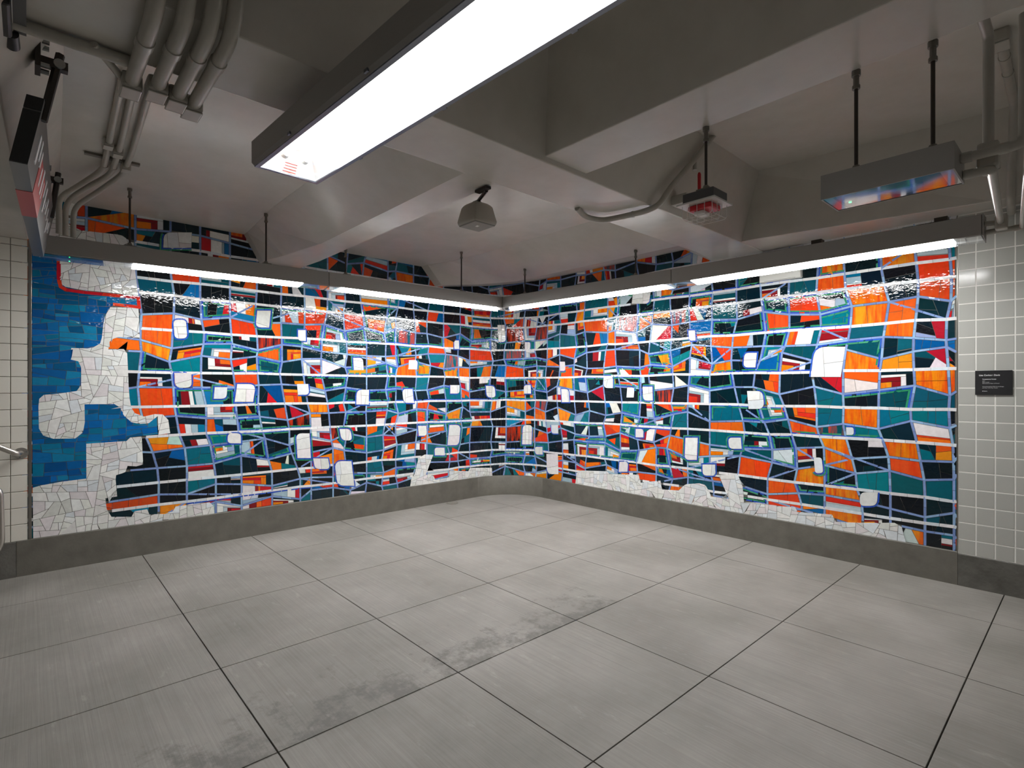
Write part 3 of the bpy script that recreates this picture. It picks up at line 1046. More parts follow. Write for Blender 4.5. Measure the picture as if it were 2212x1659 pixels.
fixed = [[(-0.06, 1.0)], [(0.345, 1.0)]] + COLS_LEFT
mid0 = col_u(COLS_LEFT[-1], 1.5)
mid1 = col_u(COLS_RIGHT[0], 1.5)
nm = round((mid1 - mid0) / 0.232)
for k in range(1, nm):
    fixed.append([(mid0 + (mid1 - mid0) * (k + rng.uniform(-0.16, 0.16)) / nm, -1.0)])
fixed += COLS_RIGHT + [[(UEND, 1.0)]]
COLS = fixed
G = []
for i, pl in enumerate(COLS):
    colp = []
    drift = 0.0
    for j, (rv, kd) in enumerate(ROWS):
        drift = max(-0.05, min(0.05, drift + rng.uniform(-0.04, 0.04)))
        du = drift if (len(pl) == 1 and pl[0][1] < 0) else 0.0
        dv = 0 if kd == 'edge' else (rng.uniform(-0.006, 0.006) if kd == 'band' else rng.uniform(-0.052, 0.052))
        colp.append((col_u(pl, rv) + du, rv + dv))
    G.append(colp)
PW, BW = 0.0165, 0.025
base_v = hb(5.0) - 0.02


def patch_color(c):
    for k, q in PATCHES:
        if inside(c, q):
            return {'O': 'orange', 'R': 'vermilion', 'T': 'teal', 'B': 'blue'}[k]
    return None


def floor_clip(p):
    us = [q[0] for q in p]
    return clip(p, 0, hb(sum(us) / len(us)) + 0.001, 0, -1)


nc, nr = len(COLS), len(ROWS)
for i in range(nc - 1):
    for j in range(nr - 1):
        Q = [G[i][j], G[i + 1][j], G[i + 1][j + 1], G[i][j + 1]]
        if all(in_fields(q) for q in Q) and in_fields(cen(Q)) and all(in_fields(bil(Q, s_, t_)) for s_ in (0, .5, 1) for t_ in (0, .5, 1)):
            continue
        if Q[2][1] < 0.26:
            continue
        hl = PW / 2 + GAP
        q = inset(Q, hl)
        if len(q) != 4:
            q = [bil(Q, .06, .06), bil(Q, .94, .06), bil(Q, .94, .94), bil(Q, .06, .94)]
        if q[0][1] < 0.28:
            q = [(a, max(b, hb(a) + 0.002)) for a, b in q]
            if abs(area(q)) < 0.001:
                continue
        fc = patch_color(cen(q))
        fill_cell(q, fc)

hid = lambda p: in_fields(p) or in_blob(p)
for i in range(1, nc - 1):
    pts = [(a, max(b, hb(a))) for a, b in G[i]]
    strip(pts, PW, 'line', 0.0046, 0.075, skip=hid)
for j, (rv, kd) in enumerate(ROWS):
    pts = [G[i][j] for i in range(nc)]
    if kd == 'line':
        strip(pts, PW, 'line', 0.0050, 0.085, skip=lambda p: hid(p) or p[1] < hb(p[0]) + 0.01)
    elif kd == 'band':
        strip(pts, BW, 'band', 0.0054, 0.10, skip=hid)
        if rng.random() < 0.8:
            i0 = rng.randrange(3, nc - 8)
            strip(pts[i0:i0 + rng.randrange(3, 8)], 0.012, 'royal', 0.0050, 0.08, side=rng.choice((-1, 1)) * (BW / 2 + 0.007), skip=hid)

# oblique lines across one or two cells
for _ in range(70):
    i, j = rng.randrange(2, nc - 3), rng.randrange(1, nr - 3)
    i2, j2 = i + rng.choice((1, 1, 2)), j + rng.choice((-1, 1))
    if 0 < j2 < nr - 1:
        strip([G[i][j], G[i2][j2]], PW, 'line', 0.0049, 0.085, skip=hid)

# stepped blue and green outlines round groups of cells
for _ in range(105):
    i, j = rng.randrange(2, nc - 4), rng.randrange(1, nr - 4)
    di, dj = rng.choice((1, 1, 2, 3)), rng.choice((1, 1, 2))
    loop = [(i + k, j) for k in range(di + 1)] + [(i + di, j + k) for k in range(1, dj + 1)] + \
           [(i + di - k, j + dj) for k in range(1, di + 1)] + [(i, j + dj - k) for k in range(1, dj)]
    s = rng.randrange(len(loop))
    k = rng.randrange(max(3, len(loop) // 2), len(loop) + 1)
    path = [G[a][b] for a, b in (loop * 2)[s:s + k]]
    strip(path, 0.012, 'royal', 0.0048, 0.08, side=PW / 2 + 0.0075, skip=hid)
    strip(path, 0.014, 'green', 0.0047, 0.08, side=PW / 2 + 0.0215, skip=hid)


# white blobs, each of one to three pieces, with an outline
for Q, shape in blob_shapes:
    if area(shape) < 0:
        shape = shape[::-1]
    UNDER.append((shape, 0.0058))
    n = 1 if abs(area(shape)) < 0.016 else rng.choice((2, 3, 4))
    for q in split(shape, n, 0.12):
        q = inset(q, GAP) if n > 1 else inset(q, 0.001)
        put(q, 'white', 0.0072)
    k = len(shape)
    s = rng.randrange(k)
    m_ = rng.randrange(k // 2, k + 1)
    path = [shape[(s + t) % k] for t in range(m_ + 1)]
    strip(path, 0.011, 'royal', 0.0060, 0.07, side=-0.0075)
    if rng.random() < 0.5:
        strip(path, 0.012, 'green', 0.0059, 0.07, side=-0.0205)


def field(outline, kinds, sx, sy, off, skew):
    us = [p[0] for p in outline]
    vs_ = [p[1] for p in outline]
    cells = [[(min(us) - .01, min(vs_) - .01), (max(us) + .01, min(vs_) - .01), (max(us) + .01, max(vs_) + .01), (min(us) - .01, max(vs_) + .01)]]
    done = []
    while cells:
        c = cells.pop()
        w_, h_ = max(p[0] for p in c) - min(p[0] for p in c), max(p[1] for p in c) - min(p[1] for p in c)
        if abs(area(c)) < sx * sy * rng.choice((0.5, 0.9, 1.3, 1.7)):
            done.append(c)
            continue
        horiz = w_ / sx > h_ / sy
        ang = (0.0 if horiz else math.pi / 2) + rng.gauss(0, skew)
        g = cen(c)
        g = (g[0] + rng.uniform(-.2, .2) * w_, g[1] + rng.uniform(-.2, .2) * h_)
        for s in (1, -1):
            q = clip(c, g[0], g[1], s * math.cos(ang), s * math.sin(ang))
            if len(q) >= 3:
                cells.append(q)
    tris = [[outline[t] for t in tri] for tri in tess_poly([[Vector((x, y, 0)) for x, y in outline]])]
    for c in done:
        for k_, d in ((0, 0.0), (1, GAP)):
            cc_ = inset(c, d) if d else (c if area(c) > 0 else c[::-1])
            if len(cc_) < 3:
                continue
            q = outline
            for e in range(len(cc_)):
                a, b = cc_[e], cc_[(e + 1) % len(cc_)]
                ex, ey = b[0] - a[0], b[1] - a[1]
                l = math.hypot(ex, ey)
                if l < 1e-6:
                    continue
                q = clip(q, a[0], a[1], ey / l, -ex / l)
                if len(q) < 3:
                    break
            q = dedupe(q)
            if len(q) < 3:
                continue
            parts = [q]
            tess = sum(abs(area([q[t] for t in tri])) for tri in tess_poly([[Vector((x, y, 0)) for x, y in q]]))
            if abs(tess - abs(area(q))) > 0.01 * abs(area(q)) + 1e-6:
                # the cell meets the outline in several places: take it triangle by triangle
                parts = []
                for tri in tris:
                    z = tri
                    for e in range(len(cc_)):
                        a, b = cc_[e], cc_[(e + 1) % len(cc_)]
                        ex, ey = b[0] - a[0], b[1] - a[1]
                        l = math.hypot(ex, ey)
                        if l > 1e-6:
                            z = clip(z, a[0], a[1], ey / l, -ex / l)
                        if len(z) < 3:
                            break
                    if len(z) >= 3:
                        parts.append(z)
            kd_ = rng.choice(kinds)
            cl_ = col(kd_)
            for q in parts:
                if k_ == 0:
                    UNDER.append((q, off - 0.0022))
                else:
                    put([(a, max(b, hb(a) + 0.001)) for a, b in q], kd_, off, None, cl_)


field(FIELDS['blue'], ['blue'], 0.120, 0.066, 0.0080, 0.13)
for nm, s in (('white_top', 0.082), ('white_mid', 0.082), ('white_low', 0.092), ('white_corner', 0.085), ('white_right', 0.085)):
    field(FIELDS[nm], ['white'], s, s * 0.95, 0.0084, 0.27)
strip(RED_LINE, 0.026, 'red', 0.0090, 0.10)

# --- build the pieces: the ones that show largest as parts, the rest joined
mural = thing('mosaic_mural', 'large glossy glass mosaic of dark teal, orange and white wrapping round the curved corner', 'mosaic',
              wp(U1 + UA / 2, 0.0) + Vector((0, 0, 0.27)))


def piece_mesh(store, poly, color, off, streak):
    if area(poly) < 0:
        poly = poly[::-1]
    vs_, fs, cs = store
    i = len(vs_)
    n_ = len(poly)
    tilt = (rng.gauss(0, 0.0011), rng.gauss(0, 0.0011))
    c = cen(poly)
    ext = max(0.03, max(max(abs(a - c[0]), abs(b - c[1])) for a, b in poly))
    for a, b in poly:
        vs_.append(W(a, b, 0.0))
    for a, b in poly:
        vs_.append(W(a, b, off + max(-0.0012, min(0.0012, tilt[0] * (a - c[0]) / ext + tilt[1] * (b - c[1]) / ext))))
    fs.append([i + n_ + k for k in range(n_)])
    for k in range(n_):
        k2 = (k + 1) % n_
        fs.append([i + k, i + k2, i + n_ + k2, i + n_ + k])
    cs += [(color[0], color[1], color[2], streak)] * (n_ + 4 * n_)


def build_pieces(store, name, kind=None):
    vs_, fs, cs = store
    me = bpy.data.meshes.new(name)
    o_ = mural.location
    me.from_pydata([p - o_ for p in vs_], [], fs)
    at_ = me.color_attributes.new('Col', 'FLOAT_COLOR', 'CORNER')
    at_.data.foreach_set('color', [x for c in cs for x in c])
    me.materials.append(M['mosaic'])
    o = bpy.data.objects.new(name, me)
    COL.objects.link(o)
    o.parent = mural
    if kind:
        o['kind'] = kind
    return o


def shown(poly, off):
    P = []
    for a, b in poly:
        p = W(a, b, off)
        x, y, d = px(p)
        P.append((x, y))
    return abs(area(P)), cen(P)


SINGLE = {'white': 300, 'blue': 200, 'dark': 300, 'teal': 220, 'orange': 220, 'vermilion': 160, 'red': 100, 'pale': 90, 'maroon': 60}
NAMES = {'white': 'white_tile', 'blue': 'blue_tile', 'dark': 'dark_tile', 'teal': 'teal_tile', 'orange': 'orange_tile',
         'red': 'red_tile', 'vermilion': 'vermilion_tile', 'pale': 'pale_tile', 'maroon': 'maroon_tile'}
ranked = {}
for p in PIECES:
    a, c = shown(p[0], p[3])
    hidden = p[3] < 0.0058 and all(hid(q) for q in list(p[0]) + [cen(p[0])])
    ranked.setdefault(p[1], []).append((-a, hidden, p))
rest, lines = ([], [], []), ([], [], [])
for kind, lst in ranked.items():
    lst.sort(key=lambda t: t[0])
    k = 0
    for a, hidden, p in lst:
        if kind in SINGLE and not hidden and k < SINGLE[kind] and -a > 80:
            s = ([], [], [])
            piece_mesh(s, p[0], p[2], p[3], p[4])
            build_pieces(s, NAMES[kind])
            k += 1
        elif hidden:
            continue
        else:
            piece_mesh(lines if kind in ('line', 'royal', 'green', 'band') else rest, p[0], p[2], p[3], p[4])
build_pieces(rest, 'small_tiles', 'stuff')
build_pieces(lines, 'line_tiles', 'stuff')
mb = MB()
for poly, off in UNDER:
    us = [q[0] for q in poly]
    polys = [poly]
    if U1 - 0.05 < cen(poly)[0] < U1 + UA + 0.05:
        n_ = max(1, int((max(us) - min(us)) / 0.06) + 1)
        polys = []
        for k in range(n_):
            x0, x1 = min(us) + (max(us) - min(us)) * k / n_, min(us) + (max(us) - min(us)) * (k + 1) / n_
            q = clip(clip(poly, x0, 0, -1, 0), x1, 0, 1, 0)
            if len(q) >= 3:
                polys.append(q)
    for q in polys:
        if max(b for a, b in q) < 0.27:
            continue
        mb.quad(*[W(a, max(b, 0.25), off) for a, b in q])
mb.build('grout_bed', M['grout'], mural, kind='stuff')
# ------------------------------------------------------------------ strip lights along the walls
ZB, ZT, FW = 2.470, 2.600, 0.130
CRN = Vector((1.014, -1.072, 0))
LFT = [Vector((0.753, -5.215, 0)), Vector((0.950, -3.18, 0)), CRN]
RGTP = [CRN, Vector((3.173, -0.905, 0)), Vector((5.319, -0.839, 0))]


def at_px(a, b, x):
    """parameter on the segment a-b (at fixture height) seen at picture column x"""
    lo, hi = 0.0, 1.0
    for _ in range(40):
        mid = (lo + hi) / 2
        p = a.lerp(b, mid)
        if px((p.x, p.y, ZB))[0] < x:
            lo = mid
        else:
            hi = mid
    return (lo + hi) / 2


def hanger(root, x, y, z0, z1, dark=True):
    """threaded rod with a base on the housing and a coupling at the ceiling"""
    r = MB().tube([(x, y, z0 + 0.02), (x, y, z1 + 0.01)], 0.0075, 10).build('hanger_rod', M['rod'], root, smooth=True)
    b = box((x - 0.036, y - 0.036, z0 - 0.001), (x + 0.036, y + 0.036, z0 + 0.012))
    b.tube([(x, y, z0 + 0.012), (x, y, z0 + 0.034)], [0.02, 0.013], 10)
    b.build('rod_base', M['rodgrey'], r)
    if z1 - z0 > 0.12:
        c = MB().tube([(x, y, z1 - 0.075), (x, y, z1 - 0.06), (x, y, z1 - 0.06), (x, y, z1 - 0.02), (x, y, z1 - 0.02), (x, y, z1 + 0.004)],
                      [0.015, 0.015, 0.011, 0.011, 0.017, 0.017], 10)
        c.build('coupling', M['rodgrey'], r)


def strip_light(name, label, f0, f1, b0, b1, segs, hang, led=None, endcap=False):
    mid = (f0 + f1 + b0 + b1) / 4
    root = thing(name, label, 'light', Vector((mid.x, mid.y, ZT)), 'strip lights over the mosaic')
    up = lambda p, z: Vector((p.x, p.y, z))
    e = 0.001
    h = MB().prism([[up(f0.lerp(f1, t), ZB), up(f0.lerp(f1, t), ZT), up(b0.lerp(b1, t), ZT), up(b0.lerp(b1, t), ZB)] for t in (e, 1 - e)])
    h.build('housing', M['fixture'], root, bevel=0.004)
    # added plate, unseen behind the housing, blocks light rising from the diffuser
    fl = []
    for t in (e, 1 - e):
        f, b = f0.lerp(f1, t), b0.lerp(b1, t)
        w_ = (b - f) * 0.42
        fl.append([up(b - w_ * 0.05, ZB + 0.001), up(b + w_, ZB + 0.001), up(b + w_, ZB + 0.004), up(b - w_ * 0.05, ZB + 0.004)])
    MB().prism(fl).build('added_light_shield', M['fixture_in'], root)
    for t0, t1, key in segs:
        mb = MB()
        ln = (f1 - f0).length
        sl = 0.0
        rr = []
        for t in (t0, t1):
            f, b = f0.lerp(f1, t), b0.lerp(b1, t)
            a, c = f.lerp(b, 0.05), f.lerp(b, 0.97)
            rr.append([up(a, ZB), up(c, ZB), up(c, ZB - 0.025), up(a, ZB - 0.006)])
        mb.prism(rr)
        mb.build('diffuser' if key == 'strip' else 'clear_lens', M[key], root)
    for t in hang:
        p = f0.lerp(f1, t).lerp(b0.lerp(b1, t), 0.5)
        if endcap:
            # bracket: stub on the housing and an arm behind it to the wall
            st_ = box((p.x - 0.035, p.y - 0.035, ZT - 0.001), (p.x + 0.035, p.y + 0.035, ZT + 0.035))
            st_.build('rod_base', M['rod'], root)
            MB().tube([(p.x, p.y + 0.03, ZT + 0.012), (p.x, -0.012, ZT + 0.012)], 0.012, 10).build('hanger_arm', M['rod'], root, smooth=True)
            continue
        hanger(root, p.x, p.y, ZT, ceil_z(p.x, p.y))
    if led is not None:
        p = f0.lerp(f1, led).lerp(b0.lerp(b1, led), 0.45)
        disc((p.x, p.y, ZB - 0.028), (0, 0, -1), 0.004, 0.004, 10).build('status_light', M['led'], root)
    if endcap:
        d = (f1 - f0).normalized()
        rr = [[up(p, z) for p, z in ((f1, ZB - 0.006), (f1, ZT + 0.002), (b1, ZT + 0.002), (b1, ZB - 0.03))]]
        rr.append([q + d * 0.006 for q in rr[0]])
        MB().prism(rr).build('end_cap', M['fixture'], root)
    # small embossed screw heads on the face
    for t in (0.03, 0.97):
        p = f0.lerp(f1, t)
        n_ = (f0.lerp(f1, t) - b0.lerp(b1, t)).normalized()
        disc(up(p, ZB + 0.075) - n_ * 0.001, n_, 0.006, 0.003, 8).build('screw', M['fixture'], root)
    return root


bk = lambda p: p + Vector((-FW, 0, 0))
bkr = lambda p: p + Vector((0, FW, 0))
cb = CRN + Vector((-FW, FW, 0))
a, b = LFT[0], LFT[1]
T = lambda a, b, xs: [at_px(a, b, x) for x in xs]
t = T(a, b, (289, 655))
hg = T(a, b, (283, 580))
strip_light('strip_light', 'grey strip light along the left wall, reaching the hanging sign, one end unlit', a, b, bk(a), bk(b),
            [(0.004, t[0] - 0.002, 'lensgrey'), (t[0], t[1], 'strip'), (t[1] + 0.002, 0.996, 'lensgrey')], hg, at_px(a, b, 151))
a, b = LFT[1], LFT[2]
t = T(a, b, (738, 1073))
hg = T(a, b, (752, 997))
strip_light('strip_light', 'grey strip light along the left wall, meeting the other run at the corner', a, b, bk(a), cb,
            [(0.004, t[0] - 0.002, 'lensgrey'), (t[0], t[1], 'strip')], hg)
a, b = RGTP[0], RGTP[1]
t = T(a, b, (1100, 1432))
hg = T(a, b, (1132, 1367))
strip_light('strip_light', 'grey strip light along the right wall, starting at the corner under the beam', a, b, cb, bkr(b),
            [(0.02, t[0] - 0.002, 'lensgrey'), (t[0], t[1], 'strip'), (t[1] + 0.002, 0.996, 'lensgrey')], hg)
a, b = RGTP[1], RGTP[2]
t = T(a, b, (1492, 2058))
hg = T(a, b, (1760, 2030))
strip_light('strip_light', 'grey strip light along the right wall, ending at the conduits above the plain tiles', a, b, bkr(a), bkr(b),
            [(0.004, t[0] - 0.002, 'lensgrey'), (t[0], t[1], 'strip'), (t[1] + 0.002, at_px(a, b, 2083), 'lensgrey'),
             (at_px(a, b, 2086), 0.998, 'lensgrey')], hg, None, True)

# ------------------------------------------------------------------ large overhead light
AX = Vector((0.9986, 0.0525, 0))
PR = Vector((-0.0525, 0.9986, 0))
O_ = Vector((2.985, -4.455, 0))
LEN, WID, LZ0, LZ1 = 2.45, 0.345, 2.600, 2.725
R3 = Matrix((AX, PR, Vector((0, 0, 1)))).transposed()
ol = thing('ceiling_light', 'long dark grey overhead light box with a brilliant white underside, hung below the girder', 'light', O_ + AX * LEN / 2 + PR * WID / 2 + Vector((0, 0, LZ1)))
p3 = lambda x, y, z: O_ + AX * x + PR * y + Vector((0, 0, z))
bz = 0.032
mb = MB()


def rect(x0, x1, y0, y1, z):
    return [p3(x0, y0, z), p3(x1, y0, z), p3(x1, y1, z), p3(x0, y1, z)]


mb.grid([rect(0, LEN, 0, WID, LZ1 - 0.0), rect(0, LEN, 0, WID, LZ0 + 0.02), rect(0.012, LEN - 0.012, 0.012, WID - 0.012, LZ0 + 0.002)], True)
mb.quad(*rect(0, LEN, 0, WID, LZ1))
mb.build('housing', M['fixture'], ol, bevel=0.003)
mb = MB()
mb.grid([rect(0.010, LEN - 0.010, 0.010, WID - 0.010, LZ0 + 0.006), rect(0.012, LEN - 0.012, 0.012, WID - 0.012, LZ0), rect(bz, LEN - bz, bz, WID - bz, LZ0),
         rect(bz, LEN - bz, bz, WID - bz, LZ0 + 0.006)], True)
mb.build('bezel', M['bezel'], ol)
mb = MB()
mb.grid([rect(bz - 0.002, LEN - bz + 0.002, bz - 0.002, WID - bz + 0.002, LZ0 + 0.004), rect(bz + 0.05, LEN - bz - 0.05, bz + 0.045, WID - bz - 0.045, LZ1 - 0.012)], True)
mb.quad(*rect(bz + 0.05, LEN - bz - 0.05, bz + 0.045, WID - bz - 0.045, LZ1 - 0.012))
mb.build('reflector', M['fixture_in'], ol)
for yy in (0.115, 0.215):
    for x0, x1 in ((0.15, LEN - 0.15),):
        tb = MB().tube([p3(x0, yy, LZ0 + 0.062), p3(x1, yy, LZ0 + 0.062)], 0.015, 14).build('lamp_tube', M['tube'], ol, smooth=True)
        for xe, s in ((x0, -1), (x1, 1)):
            sk = MB().tube([p3(xe + s * 0.001, yy, LZ0 + 0.062), p3(xe + s * 0.032, yy, LZ0 + 0.062)], [0.019, 0.021], 14)
            sk.box((-0.008, -0.020, 0), (0.008, 0.020, 0.04), R3, p3(xe + s * 0.022, yy, LZ0 + 0.06))
            sk.build('lamp_socket', M['white'], tb, smooth=True)
for k in range(4):
    x0 = 0.037 + 0.007 * k
    mb = MB()
    y = 0.205
    q = rng.uniform(0.055, 0.068)
    z = LZ0 + 0.012 + 0.012 * k
    mb.quad(p3(x0, y, z), p3(x0, y - q, z), p3(x0 + 0.0015, y - q, z + 0.003), p3(x0 + 0.0015, y, z + 0.003))
    mb.build('warning_print', M['redtext'], ol)
mb = MB()
mb.quad(*rect(bz, LEN - bz, bz, WID - bz, LZ0 + 0.004))
mb.build('lens', M['lens'], ol)
for x in (0.45, 1.1, 1.75):
    for y in (0.0, WID):
        MB().box((-0.012, -0.004, 0), (0.012, 0.004, 0.012), R3, p3(x, y, LZ0 - 0.004 + 0.012)).build('latch', M['bezel'], ol)
for x in (0.4, 1.9):
    q = p3(x, WID / 2, 0)
    MB().tube([(q.x, q.y, LZ1 - 0.002), (q.x, q.y, ceil_z(q.x, q.y) + 0.01)], 0.012, 10).build('stem', M['rodgrey'], ol, smooth=True)

# ------------------------------------------------------------------ short unlit lamp on two rods
em = thing('emergency_light', 'short grey box light on two dark rods, unlit, its lens mirroring the mosaic', 'light', (5.22, -2.64, 2.415))
x0, x1, y0, y1, z0, z1 = 5.005, 5.452, -2.75, -2.53, 2.312, 2.416
RR = lambda z, i=0.0: [Vector((x0 + i, y0 + i, z)), Vector((x1 - i, y0 + i, z)), Vector((x1 - i, y1 - i, z)), Vector((x0 + i, y1 - i, z))]
mb = MB()
mb.grid([RR(z1), RR(z0), RR(z0, 0.006), RR(z0 + 0.02, 0.006)], True)
mb.quad(*RR(z1))
mb.build('housing', M['fixture'], em)
mb = MB()
mb.quad(*RR(z0 + 0.012, 0.006))
mb.build('lens_tray', mat('lens_tray_grey', rgb(120, 122, 126), 0.5), em)
for xa, xb in ((x0 + 0.007, x0 + 0.04), (x1 - 0.045, x1 - 0.007)):
    box((xa, y0 + 0.007, z0 + 0.004), (xb, y1 - 0.007, z0 + 0.012)).build('end_plate', M['white'], em)
mb = MB()
mb.quad(*RR(z0 + 0.002, 0.005))
mb.build('lens', M['lensgrey'], em)
box((5.06, -2.645, z0 + 0.004), (5.34, -2.625, z0 + 0.010)).build('lamp_bar', M['lensgrey'], em)
disc((5.075, -2.60, z0 + 0.010), (0, 0, -1), 0.006, 0.004, 10).build('status_light', M['led'], em)
for x in (5.115, 5.375):
    hanger(em, x, -2.665, z1, 2.85)

# ------------------------------------------------------------------ fire alarm strobe in a wire cage
st = thing('fire_alarm_strobe', 'red fire alarm strobe behind a white wire cage, hung on one dark rod', 'fire alarm', (4.43, -2.665, 2.52))
box((4.345, -2.74, 2.462), (4.515, -2.59, 2.515)).build('back_box', M['darkgrey'], st, bevel=0.004)
box((4.322, -2.762, 2.452), (4.532, -2.567, 2.460)).build('plate', M['wire'], st)
rb = box((4.365, -2.72, 2.425), (4.49, -2.61, 2.452)).build('strobe_body', M['red'], st, bevel=0.006)
box((4.385, -2.70, 2.405), (4.44, -2.63, 2.426)).build('strobe_lens', M['white'], rb, bevel=0.006)
hanger(st, 4.447, -2.685, 2.515, 2.85)
cx0, cx1, cy0, cy1 = 4.345, 4.51, -2.742, -2.588
for k in range(5):
    x = cx0 + (cx1 - cx0) * k / 4
    MB().tube([(x, cy0, 2.453), (x, cy0, 2.385), (x, cy1, 2.385), (x, cy1, 2.453)], 0.0016, 6, 0.02).build('cage_wire', M['wire'], st, smooth=True)
for k in range(4):
    y = cy0 + (cy1 - cy0) * k / 3
    MB().tube([(cx0, y, 2.453), (cx0, y, 2.383), (cx1, y, 2.383), (cx1, y, 2.453)], 0.0016, 6, 0.02).build('cage_wire', M['wire'], st, smooth=True)

# pull handle, tag and box on the girder side behind the strobe
def on_slope(x, y, up=0.0):
    z = lin(x, B_SEC)
    return Vector((x + 0.38 * up * -0.0 + 0.0, y, z - up))


bz2 = thing('pull_box', 'small pale box with red handle and yellow tag on the girder side', 'electrical box', (3.74, -1.70, 2.95))
box((3.675, -1.74, 2.86), (3.80, -1.62, 2.93)).build('box', M['conduit'], bz2, bevel=0.006)
MB().tube([(3.80, -1.555, 2.95), (3.80, -1.553, 2.965), (3.80, -1.553, 3.105), (3.80, -1.555, 3.12)], [0.008, 0.013, 0.013, 0.008], 10).build('handle', M['red'], bz2, smooth=True)
MB().tube([(3.79, -1.60, 3.13), (3.79, -1.60, 3.22)], 0.016, 10).build('stub', M['conduit'], bz2, smooth=True)
MB().tube([(3.80, -1.575, 3.225), (3.80, -1.575, 3.265)], 0.011, 10).build('tag', M['yellow'], bz2, smooth=True)

# ------------------------------------------------------------------ loudspeaker under the beam
sp = thing('loudspeaker', 'pale grey boxy loudspeaker pointing down, hung at the beam crossing', 'speaker', (2.93, -3.02, 2.82))
zb = 2.625
bx0, bx1, by0, by1 = 2.815, 3.01, -3.065, -2.875
mb = MB()
q = lambda z, i, rb_=0.0: [Vector((bx0 + i, by0 + i, z)), Vector((bx1 - i, by0 + i, z)), Vector((bx1 - i, by1 - i, z)), Vector((bx0 + i, by1 - i, z))]
mb.prism([q(zb + 0.005, 0.0), q(zb + 0.03, -0.004), q(zb + 0.135, 0.018), q(zb + 0.158, 0.045)])
mb.build('cabinet', M['offwhite'], sp, bevel=0.010, smooth=True)
g = MB().prism([q(zb + 0.007, 0.006), q(zb - 0.001, 0.010)]).build('grille', M['grille'], sp)
box((2.915, -2.99, zb - 0.0025), (2.94, -2.97, zb - 0.0005)).build('badge', M['white'], g)
br = MB().box((2.890, -2.99, zb + 0.157), (2.935, -2.955, 2.80))
br.tube([(2.91, -2.97, 2.79), (2.96, -2.985, 2.80), (3.10, -3.04, 2.806)], 0.012, 8)
br.box((3.02, -3.075, 2.805), (3.14, -3.035, 2.822))
br.build('bracket', M['blackmetal'], sp)

# ------------------------------------------------------------------ camera at the upper left
sc = thing('security_camera', 'black security camera on a dark grey plate, at the upper left under the girder', 'camera', (3.30, -5.33, 2.80))
box((3.178, -5.42, 2.785), (3.62, -5.278, 2.822)).build('plate', M['darkgrey'], sc)
box((3.21, -5.43, 2.74), (3.44, -5.315, 2.79)).build('camera_body', M['black'], sc, bevel=0.01)
MB().tube([(3.19, -5.318, 2.775), (3.115, -5.315, 2.765)], 0.021, 16).build('lens_barrel', M['black'], sc, smooth=True)
MB().tube([(3.116, -5.315, 2.765), (3.112, -5.315, 2.7645)], 0.016, 16).build('lens', M['darkgrey'], sc)

# ------------------------------------------------------------------ hanging sign seen edge-on
sg = thing('hanging_sign', 'long hanging sign seen nearly edge-on, grey and black with a red band', 'sign', (1.9, -5.25, 2.70))
SN = {}
nb0, nb1 = Vector((2.90, -5.275, 2.405)), Vector((0.935, -5.195, 2.405))      # lower front edge, near and far
tk = Vector((0, -0.055, 0.0))
upv = Vector((0.0, 0.052, 0.285))


def slab_(t0, t1, h0, h1, e=0.0):
    a0, a1 = nb0.lerp(nb1, t0), nb0.lerp(nb1, t1)
    ring = []
    for a_ in (a0, a1):
        ring.append([a_ + upv * h0 + Vector((0, e, 0)), a_ + upv * h1 + Vector((0, e, 0)), a_ + upv * h1 + tk - Vector((0, e, 0)), a_ + upv * h0 + tk - Vector((0, e, 0))])
    return MB().prism(ring)


slab_(0.0, 1.0, 0, 1).build('panel', M['signgrey'], sg)
slab_(-0.003, 0.001, 0.01, 0.78).build('end_plate', M['black'], sg)
slab_(-0.003, 0.001, 0.81, 0.99).build('end_plate', M['black'], sg)
mb = slab_(0.20, 0.44, -0.006, 0.62, 0.002)
mb.build('red_band', M['signred'], sg)
for k in range(14):
    t0 = 0.06 + 0.062 * k + rng.uniform(0, .02)
    mb = slab_(t0, t0 + rng.uniform(0.012, 0.03), rng.choice((0.25, 0.42)), rng.choice((0.55, 0.66, 0.72)), 0.004)
    mb.v = [p if i % 4 < 2 else p + Vector((0, 0.057, 0)) for i, p in enumerate(mb.v)]
    mb.build('letter_stroke', M['lettering'], sg)
for t0, nm in ((0.03, 0), (0.86, 1)):
    c = nb0.lerp(nb1, t0) + upv * 1.0 + tk * 0.5
    wz = 2.90
    wy = lin(c.x, [(0, -5.275 + (wz - 2.70) / 0.36 * 0.195), (2.9, -5.36 + (wz - 2.70) / 0.36 * 0.20)])
    bk_ = box((c.x - 0.05, wy - 0.006, wz - 0.075), (c.x + 0.05, wy + 0.012, wz + 0.065)).build('bracket_plate', M['blackmetal'], sg)
    box((c.x - 0.018, wy, wz - 0.05), (c.x + 0.018, wy + 0.10, wz - 0.015)).build('bracket_arm', M['blackmetal'], bk_)
    MB().tube([(c.x, wy + 0.075, wz + 0.02), (c.x, c.y + 0.02, 2.62)], 0.016, 6).build('hanger_bar', M['blackmetal'], bk_)
    for dx, dz in ((-0.03, 0.04), (0.03, 0.04), (-0.03, -0.06), (0.03, -0.06)):
        disc((c.x + dx, wy + 0.010, wz + dz), (0, 1, 0), 0.011, 0.03, 8).build('bolt', M['zinc'], bk_)
    disc((c.x + 0.018, wy + 0.072, wz - 0.03), (1, 0, 0), 0.02, 0.008, 12).build('bolt', M['zinc'], bk_)

